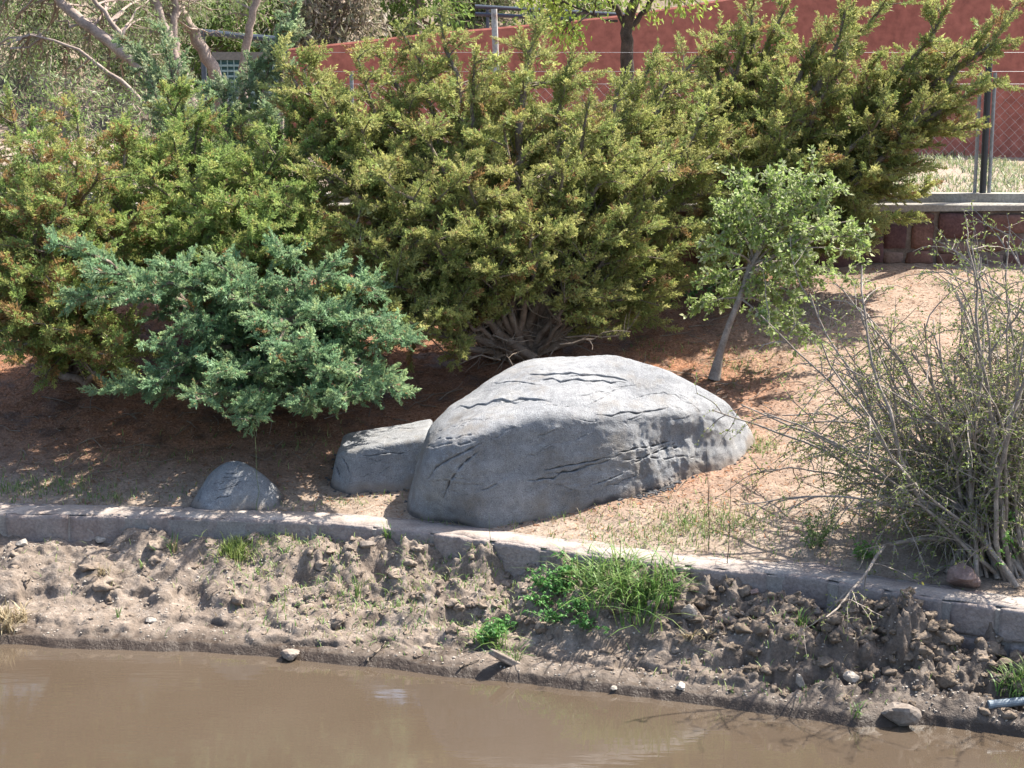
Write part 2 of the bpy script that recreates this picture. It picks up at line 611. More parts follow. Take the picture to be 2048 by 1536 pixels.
def bank_z(x, y):
    ys, yk = y_shore(x), y_kerb(x)
    t = (y - ys) / (yk - ys)
    P = np.stack([x, y, x * 0], -1).reshape(-1, 3)
    sh = np.shape(x)
    n_big = fbm(P * 1.3, 12, 3).reshape(sh)
    n_mid = fbm(P * 5.0, 13, 4).reshape(sh)
    n_fine = fbm(P * 22, 14, 3).reshape(sh)
    wor = worley(P * 5.5 + 0.9 * np.stack([n_mid.ravel(), n_fine.ravel(), 0 * n_mid.ravel()], 1), 3).reshape(sh)
    wor2 = worley(P * 16, 8).reshape(sh)
    # right-hand mound is taller and lumpier and ends in a steep face at the water
    right = sstep(0.9, 2.2, x)
    clod = sstep(0.35, 0.7, t + 0.12 * n_big) * (1 - 0.7 * sstep(0.97, 1.05, t)) * np.maximum(sstep(-1.9, -1.3, x), 0.35)
    clod = np.maximum(clod, 1.5 * right * sstep(0.1, 0.3, t))
    prof = np.interp(t, [-1.5, -0.4, -0.02, 0.0, 0.05, 0.3, 0.62, 0.85, 1.0, 1.3], [-0.5, -0.16, -0.03, -0.01, 0.055, 0.12, 0.28, 0.42, 0.49, 0.49])
    profr = np.interp(t, [-1.5, -0.4, -0.02, 0.0, 0.05, 0.25, 0.5, 0.85, 1.0, 1.3], [-0.5, -0.16, -0.03, -0.01, 0.065, 0.20, 0.36, 0.40, 0.33, 0.33])
    left = 1 - sstep(-3.0, -1.8, x)
    z = prof * (1 - right) + profr * right
    # terrace steps cut by an earlier water level
    wob = 0.22 * n_big + 0.10 * n_mid
    step = 0.035 * sstep(0.20, 0.23, t + wob * 0.8) + 0.045 * sstep(0.42, 0.46, t + wob * 1.3) - 0.08 * sstep(0.1, 0.6, t)
    land = sstep(0.0, 0.10, t)
    z = z + land * (step + 0.09 * n_big * sstep(0.2, 0.6, t) + 0.034 * n_mid * sstep(0.1, 0.4, t) + 0.008 * n_mid + 0.010 * n_fine)
    z = z + land * clod * (0.07 * (0.5 - wor) * (0.6 + n_big) + 0.03 * (0.45 - wor2) + 0.06 * n_mid + 0.012 * n_fine)
    # spoil heaps along the kerb
    for cx, cy, r, h in HEAPS:
        z = z + h * np.exp(-(((x - cx) / r) ** 2 + ((y - cy) / (r * 0.55)) ** 2)) * (1 + 0.5 * n_mid)
    # keep the soil in front of the kerb below its top
    lim = KERB_Z - 0.035 - 0.10 * sstep(2.0, 3.0, x) + 0.03 * n_mid
    z = np.where(t > 0.93, np.minimum(z, lim), z)
    return z, t, right


def bank_at(px, py):
    d = ray(px, py)
    ss = np.linspace(9.5 / d[1], 13.6 / d[1], 260)
    P = EYE + ss[:, None] * d
    z = bank_z(P[:, 0], P[:, 1])[0]
    k = np.argmax(P[:, 2] < z)
    p = P[k].copy()
    p[2] = z[k]
    return p


HEAPS = []
for px, py, Z, r, h in ((640, 1090, 0.5, 0.22, 0.08), (820, 1100, 0.48, 0.25, 0.08), (960, 1120, 0.46, 0.2, 0.07), (1110, 1130, 0.5, 0.16, 0.09),
                        (1420, 1165, 0.45, 0.3, 0.06), (360, 1075, 0.48, 0.25, 0.05), (1300, 1150, 0.45, 0.2, 0.05), (170, 1085, 0.45, 0.2, 0.04),
                        (1750, 1260, 0.4, 0.35, 0.06)):
    q = at_z(px, py, Z)
    HEAPS.append((q[0], q[1], r, h))


def build_bank():
    xs = np.arange(-6.4, 6.0, 0.016)
    ts = np.concatenate([np.linspace(-1.6, -0.06, 14), np.linspace(-0.05, 0.12, 26), np.linspace(0.125, 1.12, 118)])
    X, T = np.meshgrid(xs, ts)
    ys, yk = y_shore(X), y_kerb(X)
    Y = ys + T * (yk - ys)
    Z, t, right = bank_z(X, Y)
    # clods overhang a little
    V = np.stack([X, Y, Z], -1).reshape(-1, 3)
    P = V * np.array((1, 1, 1.0))
    V[:, 0] += 0.014 * fbm(P * 9, 51, 3)
    V[:, 1] += 0.018 * fbm(P * 9, 61, 3) * sstep(0.02, 0.2, t.ravel())
    col = np.zeros((len(V), 3))
    wet = 1 - sstep(0.035, 0.11, V[:, 2] + 0.02 * fbm(P * 6, 21, 3))
    mound_tone = 0.35 * right.ravel() * (1 - sstep(0.25, 0.5, V[:, 2])) + 0.18 * right.ravel()  # right-hand mound is darker, most of all low down
    col[:, 1] = np.clip(np.maximum(wet * 0.95, mound_tone), 0, 1)
    o = obj('mud_bank', V, grid_faces(len(xs), len(ts)), M['mud'], col=col, smooth=True)
    kind(o, 'structure', 'lumpy dried mud bank between the pond and the stone kerb')


build_bank()

xs = np.linspace(-40, 40, 5)
ysw = np.linspace(-30, 14.0, 5)
X, Y = np.meshgrid(xs, ysw)
kind(obj('pond_water', np.stack([X, Y, X * 0 + WATER_Z], -1).reshape(-1, 3), grid_faces(5, 5), M['water']), 'structure', 'still brown muddy pond water')

# ------------------------------------------------------------------ terrace, hillside behind
def sheet(name, x0, x1, y0, y1, step, zf, mat, label, col=None):
    xs = np.arange(x0, x1 + step, step)
    ys = np.arange(y0, y1 + step, step)
    X, Y = np.meshgrid(xs, ys)
    Z = zf(X, Y)
    V = np.stack([X, Y, Z], -1).reshape(-1, 3)
    c = np.zeros((len(V), 3)) if col is None else col(V)
    return kind(obj(name, V, grid_faces(len(xs), len(ys)), mat, col=c, smooth=True), 'structure', label)


def z_terrace(X, Y):
    P = np.stack([X, Y, X * 0], -1).reshape(-1, 3)
    return TERR_Z - 0.02 + 0.03 * fbm(P * 0.8, 5, 3).reshape(X.shape) * sstep(18.6, 19.6, Y) + 0.25 * (1 - sstep(-6, -2, X)) * sstep(19, 24, Y)


sheet('terrace', -16, 16, 18.32, 30.5, 0.2, z_terrace, M['soil'], 'dry terrace soil above the retaining wall')


def z_hill(X, Y):
    P = np.stack([X, Y, X * 0], -1).reshape(-1, 3)
    return 2.5 + 0.34 * (Y - 30.5) + 0.5 * fbm(P * 0.25, 6, 4).reshape(X.shape) * sstep(30.5, 34, Y)


sheet('hillside', -45, 45, 30.5, 75, 0.6, z_hill, M['hill'], 'dry brushy hillside rising far behind the trees')


# ------------------------------------------------------------------ stones
def rough_block(w, d, h, r, seed, n=4, bumpy=0.0):
    """a hewn stone: rounded box with an uneven skin, centred on its base"""
    g = np.linspace(-1, 1, n + 1)
    bm_v, faces, idx = [], [], {}

    def vid(p):
        k = tuple(np.round(p, 5))
        if k not in idx:
            idx[k] = len(bm_v)
            bm_v.append(p)
        return idx[k]
    for ax in range(3):
        for sgn in (-1, 1):
            for i in range(n):
                for j in range(n):
                    q = []
                    for a, b in ((i, j), (i + 1, j), (i + 1, j + 1), (i, j + 1)):
                        p = [0, 0, 0]
                        p[ax] = sgn
                        p[(ax + 1) % 3] = g[a]
                        p[(ax + 2) % 3] = g[b]
                        q.append(vid(p))
                    faces.append(q if sgn > 0 else q[::-1])
    V = np.array(bm_v, float)
    half = np.array((w, d, h)) / 2
    inner = half - r
    Q = V * half
    c = np.clip(Q, -inner, inner)
    Q = c + unit(Q - c) * r * (np.linalg.norm(Q - c, axis=1, keepdims=True) > 1e-9)
    Q = Q + unit(Q / half) * (fbm(Q * 9 + seed * 3.1, seed, 4)[:, None]) * max(r * 0.45, bumpy)
    Q[:, 2] += h / 2
    return Q, np.array(faces)


def rot_z(V, a):
    c, s = math.cos(a), math.sin(a)
    return V @ np.array(((c, s, 0), (-s, c, 0), (0, 0, 1)))


def build_kerb():
    root = thing('kerb_wall', 'low pink stone kerb wall with pale top along the mud bank', 'kerb', (0, float(y_kerb(0.0)), 0.2))
    # mortar core
    xs = np.arange(-6.3, 5.4, 0.06)
    yk = y_kerb(xs)
    prof = [(-0.003, 0.0), (-0.003, KERB_Z - 0.02), (0.05, KERB_Z - 0.008), (0.36, KERB_Z - 0.01), (0.40, 0.1)]
    V = []
    for k, (dy, z) in enumerate(prof):
        V.append(np.stack([xs, yk + dy, np.full_like(xs, z) + (0.006 * fbm(np.stack([xs * 4, xs * 0 + k, xs * 0], 1), 4, 3) if 0 < k < 4 else 0)], 1))
    V = np.concatenate(V)
    obj('mortar', V, grid_faces(len(xs), len(prof)), M['mortar'], root, smooth=False)
    # worn mortar cap with a ragged lip
    xs = np.arange(-6.3, 5.4, 0.02)
    yk = y_kerb(xs)
    rag = 0.022 * fbm(np.stack([xs * 5, xs * 0, xs * 0], 1), 77, 4, 0.6)
    rows = [(0.012 + np.abs(rag), KERB_Z - 0.002), (0.020 + np.abs(rag), KERB_Z + 0.010), (0.12 + rag, KERB_Z + 0.016), (0.24 + rag, KERB_Z + 0.012), (0.37 + 2 * rag, KERB_Z - 0.02)]
    V = np.concatenate([np.stack([xs, yk + dy, z + 0.006 * fbm(np.stack([xs * 8, xs * 0 + 3 * i, xs * 0], 1), 78, 3)], 1) for i, (dy, z) in enumerate(rows)])
    obj('mortar_cap', V, grid_faces(len(xs), len(rows)), M['cap'], root, smooth=True)
    x = -6.3
    k = 0
    r = np.random.default_rng(5)
    while x < 5.3:
        w = r.uniform(0.28, 0.55)
        xc = x + w / 2
        a = math.atan2(float(y_kerb(xc + 0.15) - y_kerb(xc - 0.15)), 0.3)
        rows = ((0.0, 0.36),) if xc < 1.9 else ((0.0, 0.15), (0.16, 0.20))
        top = KERB_Z + r.uniform(-0.004, 0.005)
        h = 0.34 if xc < 1.9 else 0.22
        d = r.uniform(0.30, 0.38)
        B, F = rough_block(w - r.uniform(0.002, 0.007), d, h, 0.012, k, 10, 0.011)
        B = rot_z(B, a) + (xc, float(y_kerb(xc)) + d / 2 + r.uniform(-0.014, 0.004), top - h)
        obj('stone', B, F, M['kerbstone'], root, smooth=True)
        if xc >= 1.9:
            B, F = rough_block(w * r.uniform(0.9, 0.99), 0.24, 0.30, 0.03, k + 50, 9, 0.014)
            B = rot_z(B, a) + (xc + r.uniform(-0.08, 0.08), float(y_kerb(xc)) + 0.105, top - h - 0.31)
            obj('stone', B, F, M['kerbstone'], root, smooth=True)
        x += w
        k += 1
    return root


build_kerb()


def build_retaining_wall():
    root = thing('retaining_wall', 'dark red stone retaining wall with concrete coping below the fenced terrace', 'wall', (3.5, RET_Y, 1.9))
    V, F = box(-15, 15, RET_Y - 0.002, RET_Y + 0.3, 1.4, TERR_Z - 0.077)
    obj('mortar', V, F, M['wallmortar'], root)
    r = np.random.default_rng(11)
    k = 0
    x = -6.5
    mats = ('wallstone', 'wallstone', 'wallstone2', 'wallstone3')
    while x < 8.0:                                     # columns of uneven rubble
        w = r.uniform(0.30, 0.62)
        z = 1.72 + r.uniform(-0.05, 0.05)
        while z < TERR_Z - 0.10:
            h = min(r.uniform(0.14, 0.34), TERR_Z - 0.078 - z)
            if h < 0.06:
                break
            cut = r.uniform(0.4, 0.6) if w > 0.42 and r.random() < 0.6 else 1.0
            spans = ((0, cut), (cut, 1)) if cut < 1 else ((0, 1),)
            for a, b in spans:
                ww = (b - a) * w
                B, F = rough_block(ww - r.uniform(0.015, 0.04), 0.12, h - r.uniform(0.012, 0.03), 0.03, k, 4, 0.018)
                obj('stone', B + (x + (a + b) / 2 * w + r.uniform(-0.015, 0.015), RET_Y + 0.035 + r.uniform(-0.02, 0.012), z + r.uniform(0, 0.012)), F, M[mats[r.integers(0, 4)]], root, smooth=True)
                k += 1
            z += h
        x += w
    # cast coping, slightly proud, and the beam the fence stands on
    B, F = rough_block(29, 0.34, 0.07, 0.015, 3, 3)
    xs = np.linspace(-14.5, 14.5, 120)
    prof = [(-0.05, TERR_Z - 0.075), (-0.055, TERR_Z - 0.01), (-0.04, TERR_Z), (0.15, TERR_Z + 0.004), (0.152, TERR_Z - 0.05)]
    V = np.concatenate([np.stack([xs, RET_Y + dy + 0.006 * vnoise(np.stack([xs * 3, xs * 0 + i, xs * 0], 1), 5), z + 0.006 * vnoise(np.stack([xs * 2, xs * 0 + i, xs * 0 + 3], 1), 6)], 1) for i, (dy, z) in enumerate(prof)])
    obj('coping', V, grid_faces(120, len(prof)), M['concrete'], root)
    V, F = box(-14.5, 14.5, RET_Y + 0.153, RET_Y + 0.36, TERR_Z - 0.2, TERR_Z + 0.10)
    obj('fence_beam', V, F, M['concrete'], root)


build_retaining_wall()
FENCE_Z = TERR_Z + 0.10

# ------------------------------------------------------------------ red wall, gate, rails
RED_Y = 29.0


def build_red_wall():
    tops = [(575, 97), (700, 84), (860, 66), (1000, 54), (1130, 42), (1260, 28), (1500, -10), (2048, -70), (2600, -90)]
    P = np.array([at(x, y, RED_Y) for x, y in tops])
    xs = np.linspace(P[0, 0], P[-1, 0], 60)
    zt = np.interp(xs, P[:, 0], P[:, 2])
    lo = np.full_like(xs, 2.3)
    rows = [(RED_Y, lo), (RED_Y, zt - 0.03), (RED_Y + 0.02, zt), (RED_Y + 0.22, zt), (RED_Y + 0.24, zt - 0.03), (RED_Y + 0.24, lo)]
    V = np.concatenate([np.stack([xs, np.full_like(xs, y), z], 1) for y, z in rows])
    Fq = grid_faces(60, 6)
    cap = np.array([[i * 60 for i in range(6)]])
    org = (1.0, RED_Y, 2.5)
    o = obj('red_wall', V, [Fq, cap, cap[:, ::-1] + 59], M['red'], origin=org)
    tag(o, 'tall brick-red plastered wall behind the chain link fence', 'wall')


build_red_wall()


def build_gate():
    y = RED_Y - 0.6
    p0, p1 = at(424, 104, y), at(568, 330, y)
    root = thing('slatted_gate', 'teal gate of pale horizontal slats beside the end of the red wall', 'gate', ((p0[0] + p1[0]) / 2, y, 2.7))
    x0, x1, z0, z1 = p0[0], p1[0], 2.72, p0[2]
    V, F = box(x0 + 0.04, x1 - 0.04, y + 0.05, y + 0.07, z0, z1 - 0.12)
    obj('backing_panel', V, F, M['teal'], root)
    for a, b, c, d in ((x0, x0 + 0.06, z0 - 0.1, z1), (x1 - 0.06, x1, z0 - 0.1, z1), (x0 + 0.061, x1 - 0.061, z1 - 0.13, z1), ((x0 + x1) / 2 - 0.03, (x0 + x1) / 2 + 0.03, z0, z1 - 0.131)):
        V, F = box(a, b, y - 0.03, y + 0.045, c, d)
        obj('frame', V, F, M['frame'], root)
    z = z0 + 0.05
    xm = (x0 + x1) / 2
    for a, b in ((x0 + 0.063, xm - 0.032), (xm + 0.032, x1 - 0.063)):
        V, F = box(a, b, y - 0.008, y + 0.012, 0, 0.035)
        z = z0 + 0.05
        while z < z1 - 0.19:
            obj('slat', V + (0, 0, z), F, M['slat'], root)
            z += 0.088
    for i in range(9):
        x = x0 + 0.063 + (i + 0.7) * (x1 - x0 - 0.126) / 9.5
        if abs(x - xm) < 0.05:
            continue
        V, F = box(x, x + 0.014, y - 0.02, y - 0.009, z0, z1 - 0.135)
        obj('upright_bar', V, F, M['slat'], root)


build_gate()


def railing(name, label, pts, posts, y, mat, r=0.04, rails=(0.0,)):
    P = [at(a, b, y) for a, b in pts]
    root = thing(name, label, 'railing', (P[0][0], y, P[0][2] - 1.0))
    for dz in rails:
        for p, q in zip(P[:-1], P[1:]):
            V, F = solid_rod(p - (0, 0, dz), q - (0, 0, dz), r, 8)
            obj('rail', V, F, mat, root, smooth=False)
    for px, py in posts:
        p = at(px, py, y)
        V, F = solid_rod(p + (0, 0.02, 0.0), (p[0], y + 0.02, 2.3), r * 0.9, 8)
        obj('post', V, F, mat, root)
    return root


railing('pipe_railing', 'dark blue pipe railing above the teal gate', [(385, 62), (490, 73), (575, 80)], [(405, 66), (570, 82)], 30.0, M['bluepipe'], 0.055)
railing('pipe_railing', 'dark double pipe railing rising behind the top of the red wall', [(950, 13), (1290, 32)], [(975, 14), (1262, 32), (1110, 22)], 30.3, M['bluepipe'], 0.036, (0.0, 0.13))


def chain_fence():
    y = RET_Y + 0.25
    root = thing('chain_link_fence', 'galvanised chain link fence standing on the terrace edge', 'fence', (3.0, y, FENCE_Z))
    x0, x1 = at(610, 250, y)[0], 7.6
    ztop = at(2000, 168, y)[2]
    pitch = 0.115
    # woven diamond wires
    h = ztop - FENCE_Z - 0.02
    n = int((x1 - x0 + h) / pitch)
    lst = []
    for s in (-1, 1):
        for i in range(n):
            xa = x0 - (h if s > 0 else 0) + i * pitch
            xb = xa + h
            za, zb = (FENCE_Z + 0.02, ztop) if s > 0 else (ztop, FENCE_Z + 0.02)
            t0, t1 = max(0, (x0 - xa) / h), min(1, (x1 - xa) / h)
            if t1 - t0 < 0.02:
                continue
            lst.append((np.array([(xa + t * h, y + 0.005 * s, za + t * (zb - za)) for t in (t0, t1)]), 0.0016))
    V, F = tubes(lst, 3)
    kind(obj('wire_mesh', V, F, M['galv'], root), 'stuff')
    for py in (105, 143, 168):
        z = at(2000, py, y)[2]
        V, F = solid_rod((x0, y, z), (x1, y, z), 0.0018, 4)
        obj('line_wire', V, F, M['galv'], root)
    for px in (612, 705, 1320, 1955, 1984):
        x = at(px, 300, y)[0]
        V, F = solid_rod((x, y + 0.03, FENCE_Z - 0.05), (x, y + 0.03, at(px, 145, y)[2]), 0.021, 8)
        obj('post', V, F, M['galv'], root)
    x = at(1970, 300, y)[0]
    V, F = solid_rod((x, y + 0.01, FENCE_Z - 0.05), (x, y + 0.01, at(1970, 92, y)[2]), 0.036, 12)
    o = obj('pipe_post', V, F, M['pipe'], root)
    o['label'] = 'thick dark steel pipe between two thin galvanised posts'
    V, F = solid_rod((x, y + 0.01, at(1970, 92, y)[2]), (x, y + 0.01, at(1970, 84, y)[2]), 0.040, 12)
    obj('cap', V, F, M['galv'], o)
    # rusty pole
    yp = RET_Y + 1.6
    p = at(988, 18, yp)
    q = at(1003, 330, yp)
    V, F = solid_rod((q[0], yp, TERR_Z - 0.05), p, 0.042, 10, 0.036)
    tag(obj('steel_pole', V, F, M['rustpole'], origin=(q[0], yp, TERR_Z)), 'tall rust streaked white pole rising out of the middle juniper', 'pole')


chain_fence()

# ------------------------------------------------------------------ boulders
def boulder(name, label, centre, planes, p, noise, cracks=(), ledges=(), sub=7, skirt=0.05, seed=1, extra=None, facets=None, hair=None):
    V, F = ico(sub)
    n = unit(np.array([q[0] for q in planes], float))
    d = np.array([q[1] for q in planes], float)
    s = np.clip(V @ n.T / d, 0, None)
    inv = (s ** p).sum(1) ** (1.0 / p)
    if facets:
        fs = np.clip(V @ unit(np.array([q[0] for q in facets])).T / np.array([q[1] for q in facets]), 0, None)
        inv = (inv ** 60 + (fs ** 60).sum(1)) ** (1 / 60.0)
    rad = 1.0 / np.maximum(inv, 0.2)
    rad = np.minimum(rad, 3.0)
    P = V * rad[:, None]
    keep = P[:, 2] > -0.35
    if extra is not None:
        P = extra(P)
    # normals of the smooth form
    def normals(P):
        fn = np.cross(P[F[:, 1]] - P[F[:, 0]], P[F[:, 2]] - P[F[:, 0]])
        vn = np.zeros_like(P)
        for k in range(3):
            np.add.at(vn, F[:, k], fn)
        return unit(vn)
    Nn = normals(P)
    P = P + Nn * (noise * (0.022 * fbm(P * 1.9 + seed, seed, 2) + 0.0065 * fbm(P * np.array((3, 5, 9)) + seed, seed + 3, 5, 0.6) + 0.0022 * fbm(P * 40, seed + 7, 3)))[:, None]
    W = P + centre
    bvh = BVHTree.FromPolygons([tuple(v) for v in W], [tuple(f) for f in F])
    Nn = normals(P)
    r = np.random.default_rng(seed)
    lines = []
    if hair:
        cracks = list(cracks)
        for _ in range(hair[0]):
            cx, cy = r.uniform(hair[1], hair[2]), r.uniform(hair[3], hair[4])
            ln, an = r.uniform(25, 90), r.normal(-0.22, 0.22)
            cracks.append(([(cx + k * ln * math.cos(an), cy + k * ln * math.sin(an) + r.normal(0, 3)) for k in (0, 0.33, 0.66, 1)], 0.005, r.uniform(0.004, 0.011), r.choice([-0.006, 0.0, 0.006])))
    for spec in cracks:
        pts, wid, dep, led = spec
        pts = np.array(pts, float)
        L = np.concatenate([[0], np.cumsum(np.linalg.norm(np.diff(pts, axis=0), axis=1))])
        m = max(4, int(L[-1] / 15))
        u = np.linspace(0, L[-1], m)
        pp = np.stack([np.interp(u, L, pts[:, 0]), np.interp(u, L, pts[:, 1])], 1)
        pp[1:-1, 1] += r.normal(0, 2.2, m - 2)
        hit = []
        for a, b in pp:
            h = bvh.ray_cast(Vector(EYE), Vector(ray(a, b)).normalized())
            if h[0] is not None:
                hit.append(np.array(h[0]))
        if len(hit) >= 3:
            lines.append((np.array(hit), wid, dep, led))
    # finer triangles along the cracks
    if lines:
        pts = np.concatenate([np.concatenate([l[0], (l[0][1:] + l[0][:-1]) / 2]) for l in lines]) - centre
        for rad_n in (0.055, 0.04):
            fc = P[F].mean(1)
            near = np.zeros(len(F), bool)
            for k in range(0, len(pts), 40):
                q = pts[k:k + 40]
                c = np.nonzero(((fc > q.min(0) - rad_n) & (fc < q.max(0) + rad_n)).all(1))[0]
                if len(c):
                    near[c] |= (np.linalg.norm(fc[c][:, None] - q[None], axis=2).min(1) < rad_n)
            S = F[near]
            E = np.sort(np.concatenate([S[:, [0, 1]], S[:, [1, 2]], S[:, [2, 0]]]), axis=1)
            ue, inv = np.unique(E, axis=0, return_inverse=True)
            inv = inv.ravel() + len(P)
            P = np.concatenate([P, P[ue].mean(1)])
            Nn = np.concatenate([Nn, unit(Nn[ue].sum(1))])
            k = len(S)
            a, b, c = inv[:k], inv[k:2 * k], inv[2 * k:]
            F = np.concatenate([F[~near], np.stack([S[:, 0], a, c], 1), np.stack([a, S[:, 1], b], 1), np.stack([c, b, S[:, 2]], 1), np.stack([a, b, c], 1)])
    dark = np.zeros(len(P))
    disp = np.zeros(len(P))
    for H, wid, dep, led in lines:
        H = H - centre
        lo, hi = H.min(0) - 0.14, H.max(0) + 0.14
        idx = np.nonzero(((P > lo) & (P < hi)).all(1))[0]
        if not len(idx):
            continue
        Q = P[idx]
        best = np.full(len(Q), 9.0)
        tt = np.zeros(len(Q))
        side = np.zeros(len(Q))
        for k in range(len(H) - 1):
            a, b = H[k], H[k + 1]
            ab = b - a
            t = np.clip(((Q - a) @ ab) / (ab @ ab + 1e-9), 0, 1)
            c = a + t[:, None] * ab
            dd = np.linalg.norm(Q - c, axis=1)
            sd = np.einsum('ij,ij->i', np.cross(np.broadcast_to(unit(ab), Q.shape), Nn[idx]), Q - c)
            w = dd < best
            best[w] = dd[w]
            tt[w] = ((k + t) / (len(H) - 1))[w]
            side[w] = sd[w]
        taper = np.clip(np.minimum(tt, 1 - tt) * 5, 0, 1) ** 0.7
        wv = 0.5 * wid * (0.3 + 0.7 * taper) * (1 + 0.5 * np.sin(tt * 37 + H[0, 0] * 50))
        g = np.exp(-(best / wv) ** 2)
        disp[idx] -= dep * g * taper
        if led:
            sg = np.where(side > 0, 1.0, 0.0) if led > 0 else np.where(side < 0, 1.0, 0.0)
            disp[idx] += 0.55 * abs(led) * taper * sg * np.exp(-(best / 0.05) ** 2)
        dark[idx] = np.maximum(dark[idx], min(0.75, 0.3 + 25 * dep) * np.exp(-(best / (wv * 0.75)) ** 2) * taper)  # crack shade laid on as colour, stronger in deep cracks
    P = P + Nn * disp[:, None]
    W = P + centre
    gz = z_garden(W[:, 0], W[:, 1])
    hgt = W[:, 2] - gz
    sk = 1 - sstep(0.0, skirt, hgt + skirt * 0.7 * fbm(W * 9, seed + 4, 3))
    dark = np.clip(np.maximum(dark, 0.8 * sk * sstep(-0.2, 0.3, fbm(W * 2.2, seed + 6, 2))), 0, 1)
    # trim what is deep in the soil
    ok = hgt > -0.2
    fk = ok[F].all(1)
    F2 = F[fk]
    used = np.unique(F2)
    mp = np.full(len(P), -1)
    mp[used] = np.arange(len(used))
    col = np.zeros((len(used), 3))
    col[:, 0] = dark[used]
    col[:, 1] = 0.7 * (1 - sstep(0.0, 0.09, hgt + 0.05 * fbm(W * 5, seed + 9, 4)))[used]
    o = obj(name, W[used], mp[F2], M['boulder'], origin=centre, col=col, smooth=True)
    tag(o, label, 'boulder')
    return o, W[used]


c_big = np.array((0.627, 13.729, 0.922))
BIG_PLANES = [((0.952, 0.007, 0.305), 1.4), ((0.595, 0.038, 0.803), 1.147), ((-0.157, 0.03, 0.987), 0.823), ((-0.417, -0.152, 0.896), 0.962), ((-0.734, -0.236, 0.636), 1.375), ((-0.968, -0.033, 0.249), 1.376), ((0.318, 0.675, 0.666), 0.592), ((-0.718, 0.517, 0.466), 0.868),
              ((0.664, 0.63, 0.403), 1.178), ((-0.645, -0.721, 0.253), 1.744), ((0.793, -0.512, 0.33), 1.188), ((-0.15, -0.392, 0.908), 0.966), ((0.261, -0.47, 0.843), 0.868), ((-0.443, -0.855, -0.27), 1.477)]
BIG_FACETS = [((0.2006, -0.9778, 0.0602), 0.985), ((0.4296, -0.8839, 0.185), 0.9415)]
BIG_CRACKS = [
    ([(1055, 748), (1100, 750), (1140, 747), (1165, 753), (1215, 755), (1262, 765)], 0.010, 0.030, -0.014),
    ([(1070, 760), (1110, 757), (1150, 760), (1190, 762), (1255, 766)], 0.008, 0.022, -0.012),
    ([(905, 822), (950, 812), (985, 803), (1040, 800), (1075, 796), (1105, 806)], 0.010, 0.028, -0.014),
    ([(975, 803), (1030, 805), (1090, 797)], 0.007, 0.02, 0.0),
    ([(1190, 830), (1240, 826), (1280, 826), (1340, 815)], 0.008, 0.020, -0.010),
    ([(820, 920), (870, 885), (910, 875), (960, 868)], 0.009, 0.022, 0.008),
    ([(835, 905), (880, 890), (930, 888), (955, 878)], 0.007, 0.018, 0.006),
    ([(850, 965), (880, 925), (930, 905), (965, 885)], 0.010, 0.022, 0.008),
    ([(886, 1000), (900, 960), (925, 925), (960, 900)], 0.010, 0.026, 0.008),
    ([(1235, 905), (1275, 900), (1315, 888), (1350, 880)], 0.009, 0.028, 0.010),
    ([(1262, 928), (1300, 910), (1340, 895), (1370, 888)], 0.009, 0.028, 0.010),
    ([(1240, 920), (1290, 918), (1350, 914), (1400, 912)], 0.008, 0.022, 0.008),
    ([(1080, 940), (1130, 930), (1180, 922), (1225, 915)], 0.008, 0.020, 0.008),
    ([(1050, 960), (1100, 955), (1150, 940), (1180, 930)], 0.008, 0.022, 0.008),
    ([(1085, 950), (1140, 942), (1200, 925), (1250, 905)], 0.006, 0.014, 0.006),
    ([(1185, 970), (1215, 960), (1250, 945)], 0.007, 0.015, 0.006),
    ([(930, 770), (985, 768), (1040, 764), (1085, 770)], 0.006, 0.012, -0.006),
    ([(1300, 775), (1345, 790), (1390, 815), (1420, 850)], 0.007, 0.010, 0.006),
    ([(860, 868), (905, 856), (945, 850)], 0.006, 0.014, 0.006),
]


def big_extra(P):
    P = P.copy()
    # hollow under the right shoulder
    g = np.exp(-(((P[:, 0] - 0.62) / 0.22) ** 2 + ((P[:, 1] + 0.62) / 0.35) ** 2 + ((P[:, 2] - 0.25) / 0.16) ** 2))
    P[:, 1] += 0.07 * g
    # raised rib where the front face turns
    # wrinkled, crumbly skin low on the right face
    w = sstep(0.25, 0.45, P[:, 0]) * (P[:, 1] < -0.2) * (1 - sstep(0.30, 0.5, P[:, 2]))
    q = P * np.array((14, 14, 5)) + 7
    P[:, 1] += w * 0.022 * fbm(q, 19, 4, 0.6)
    return P


big, big_w = boulder('boulder', 'largest grey domed boulder with long dark cracks', c_big, BIG_PLANES, 24, 1.0, BIG_CRACKS, seed=3, extra=big_extra, skirt=0.05, facets=BIG_FACETS, hair=(34, 850, 1420, 740, 1000))

c_mid = np.array((-1.035, 13.757, 0.783))
MID_PLANES = [((-0.025, -0.98, 0.196), 0.386), ((-0.974, 0.034, 0.226), 0.449), ((-0.192, -0.086, 0.978), 0.301), ((0.978, -0.005, 0.207), 0.43), ((-0.04, 0.952, 0.304), 0.299), ((-0.5, -0.198, 0.843), 0.498), ((-0.615, -0.769, 0.173), 0.483), ((-0.001, -0.603, 0.798), 0.498), ((0, 0, -1), 0.4)]
MID_CRACKS = [([(668, 900), (672, 930), (680, 955)], 0.012, 0.02, 0.006), ([(678, 905), (690, 925), (700, 950)], 0.008, 0.015, 0.006),
              ([(700, 885), (750, 880), (810, 872)], 0.007, 0.015, 0.006), ([(720, 912), (770, 908), (820, 905)], 0.007, 0.014, 0.006),
              ([(740, 868), (790, 860), (835, 856)], 0.006, 0.012, -0.006)]
mid, mid_w = boulder('boulder', 'low flat-topped grey boulder touching the largest one', c_mid, MID_PLANES, 24, 0.7, MID_CRACKS, sub=6, seed=8, hair=(8, 670, 800, 865, 960))

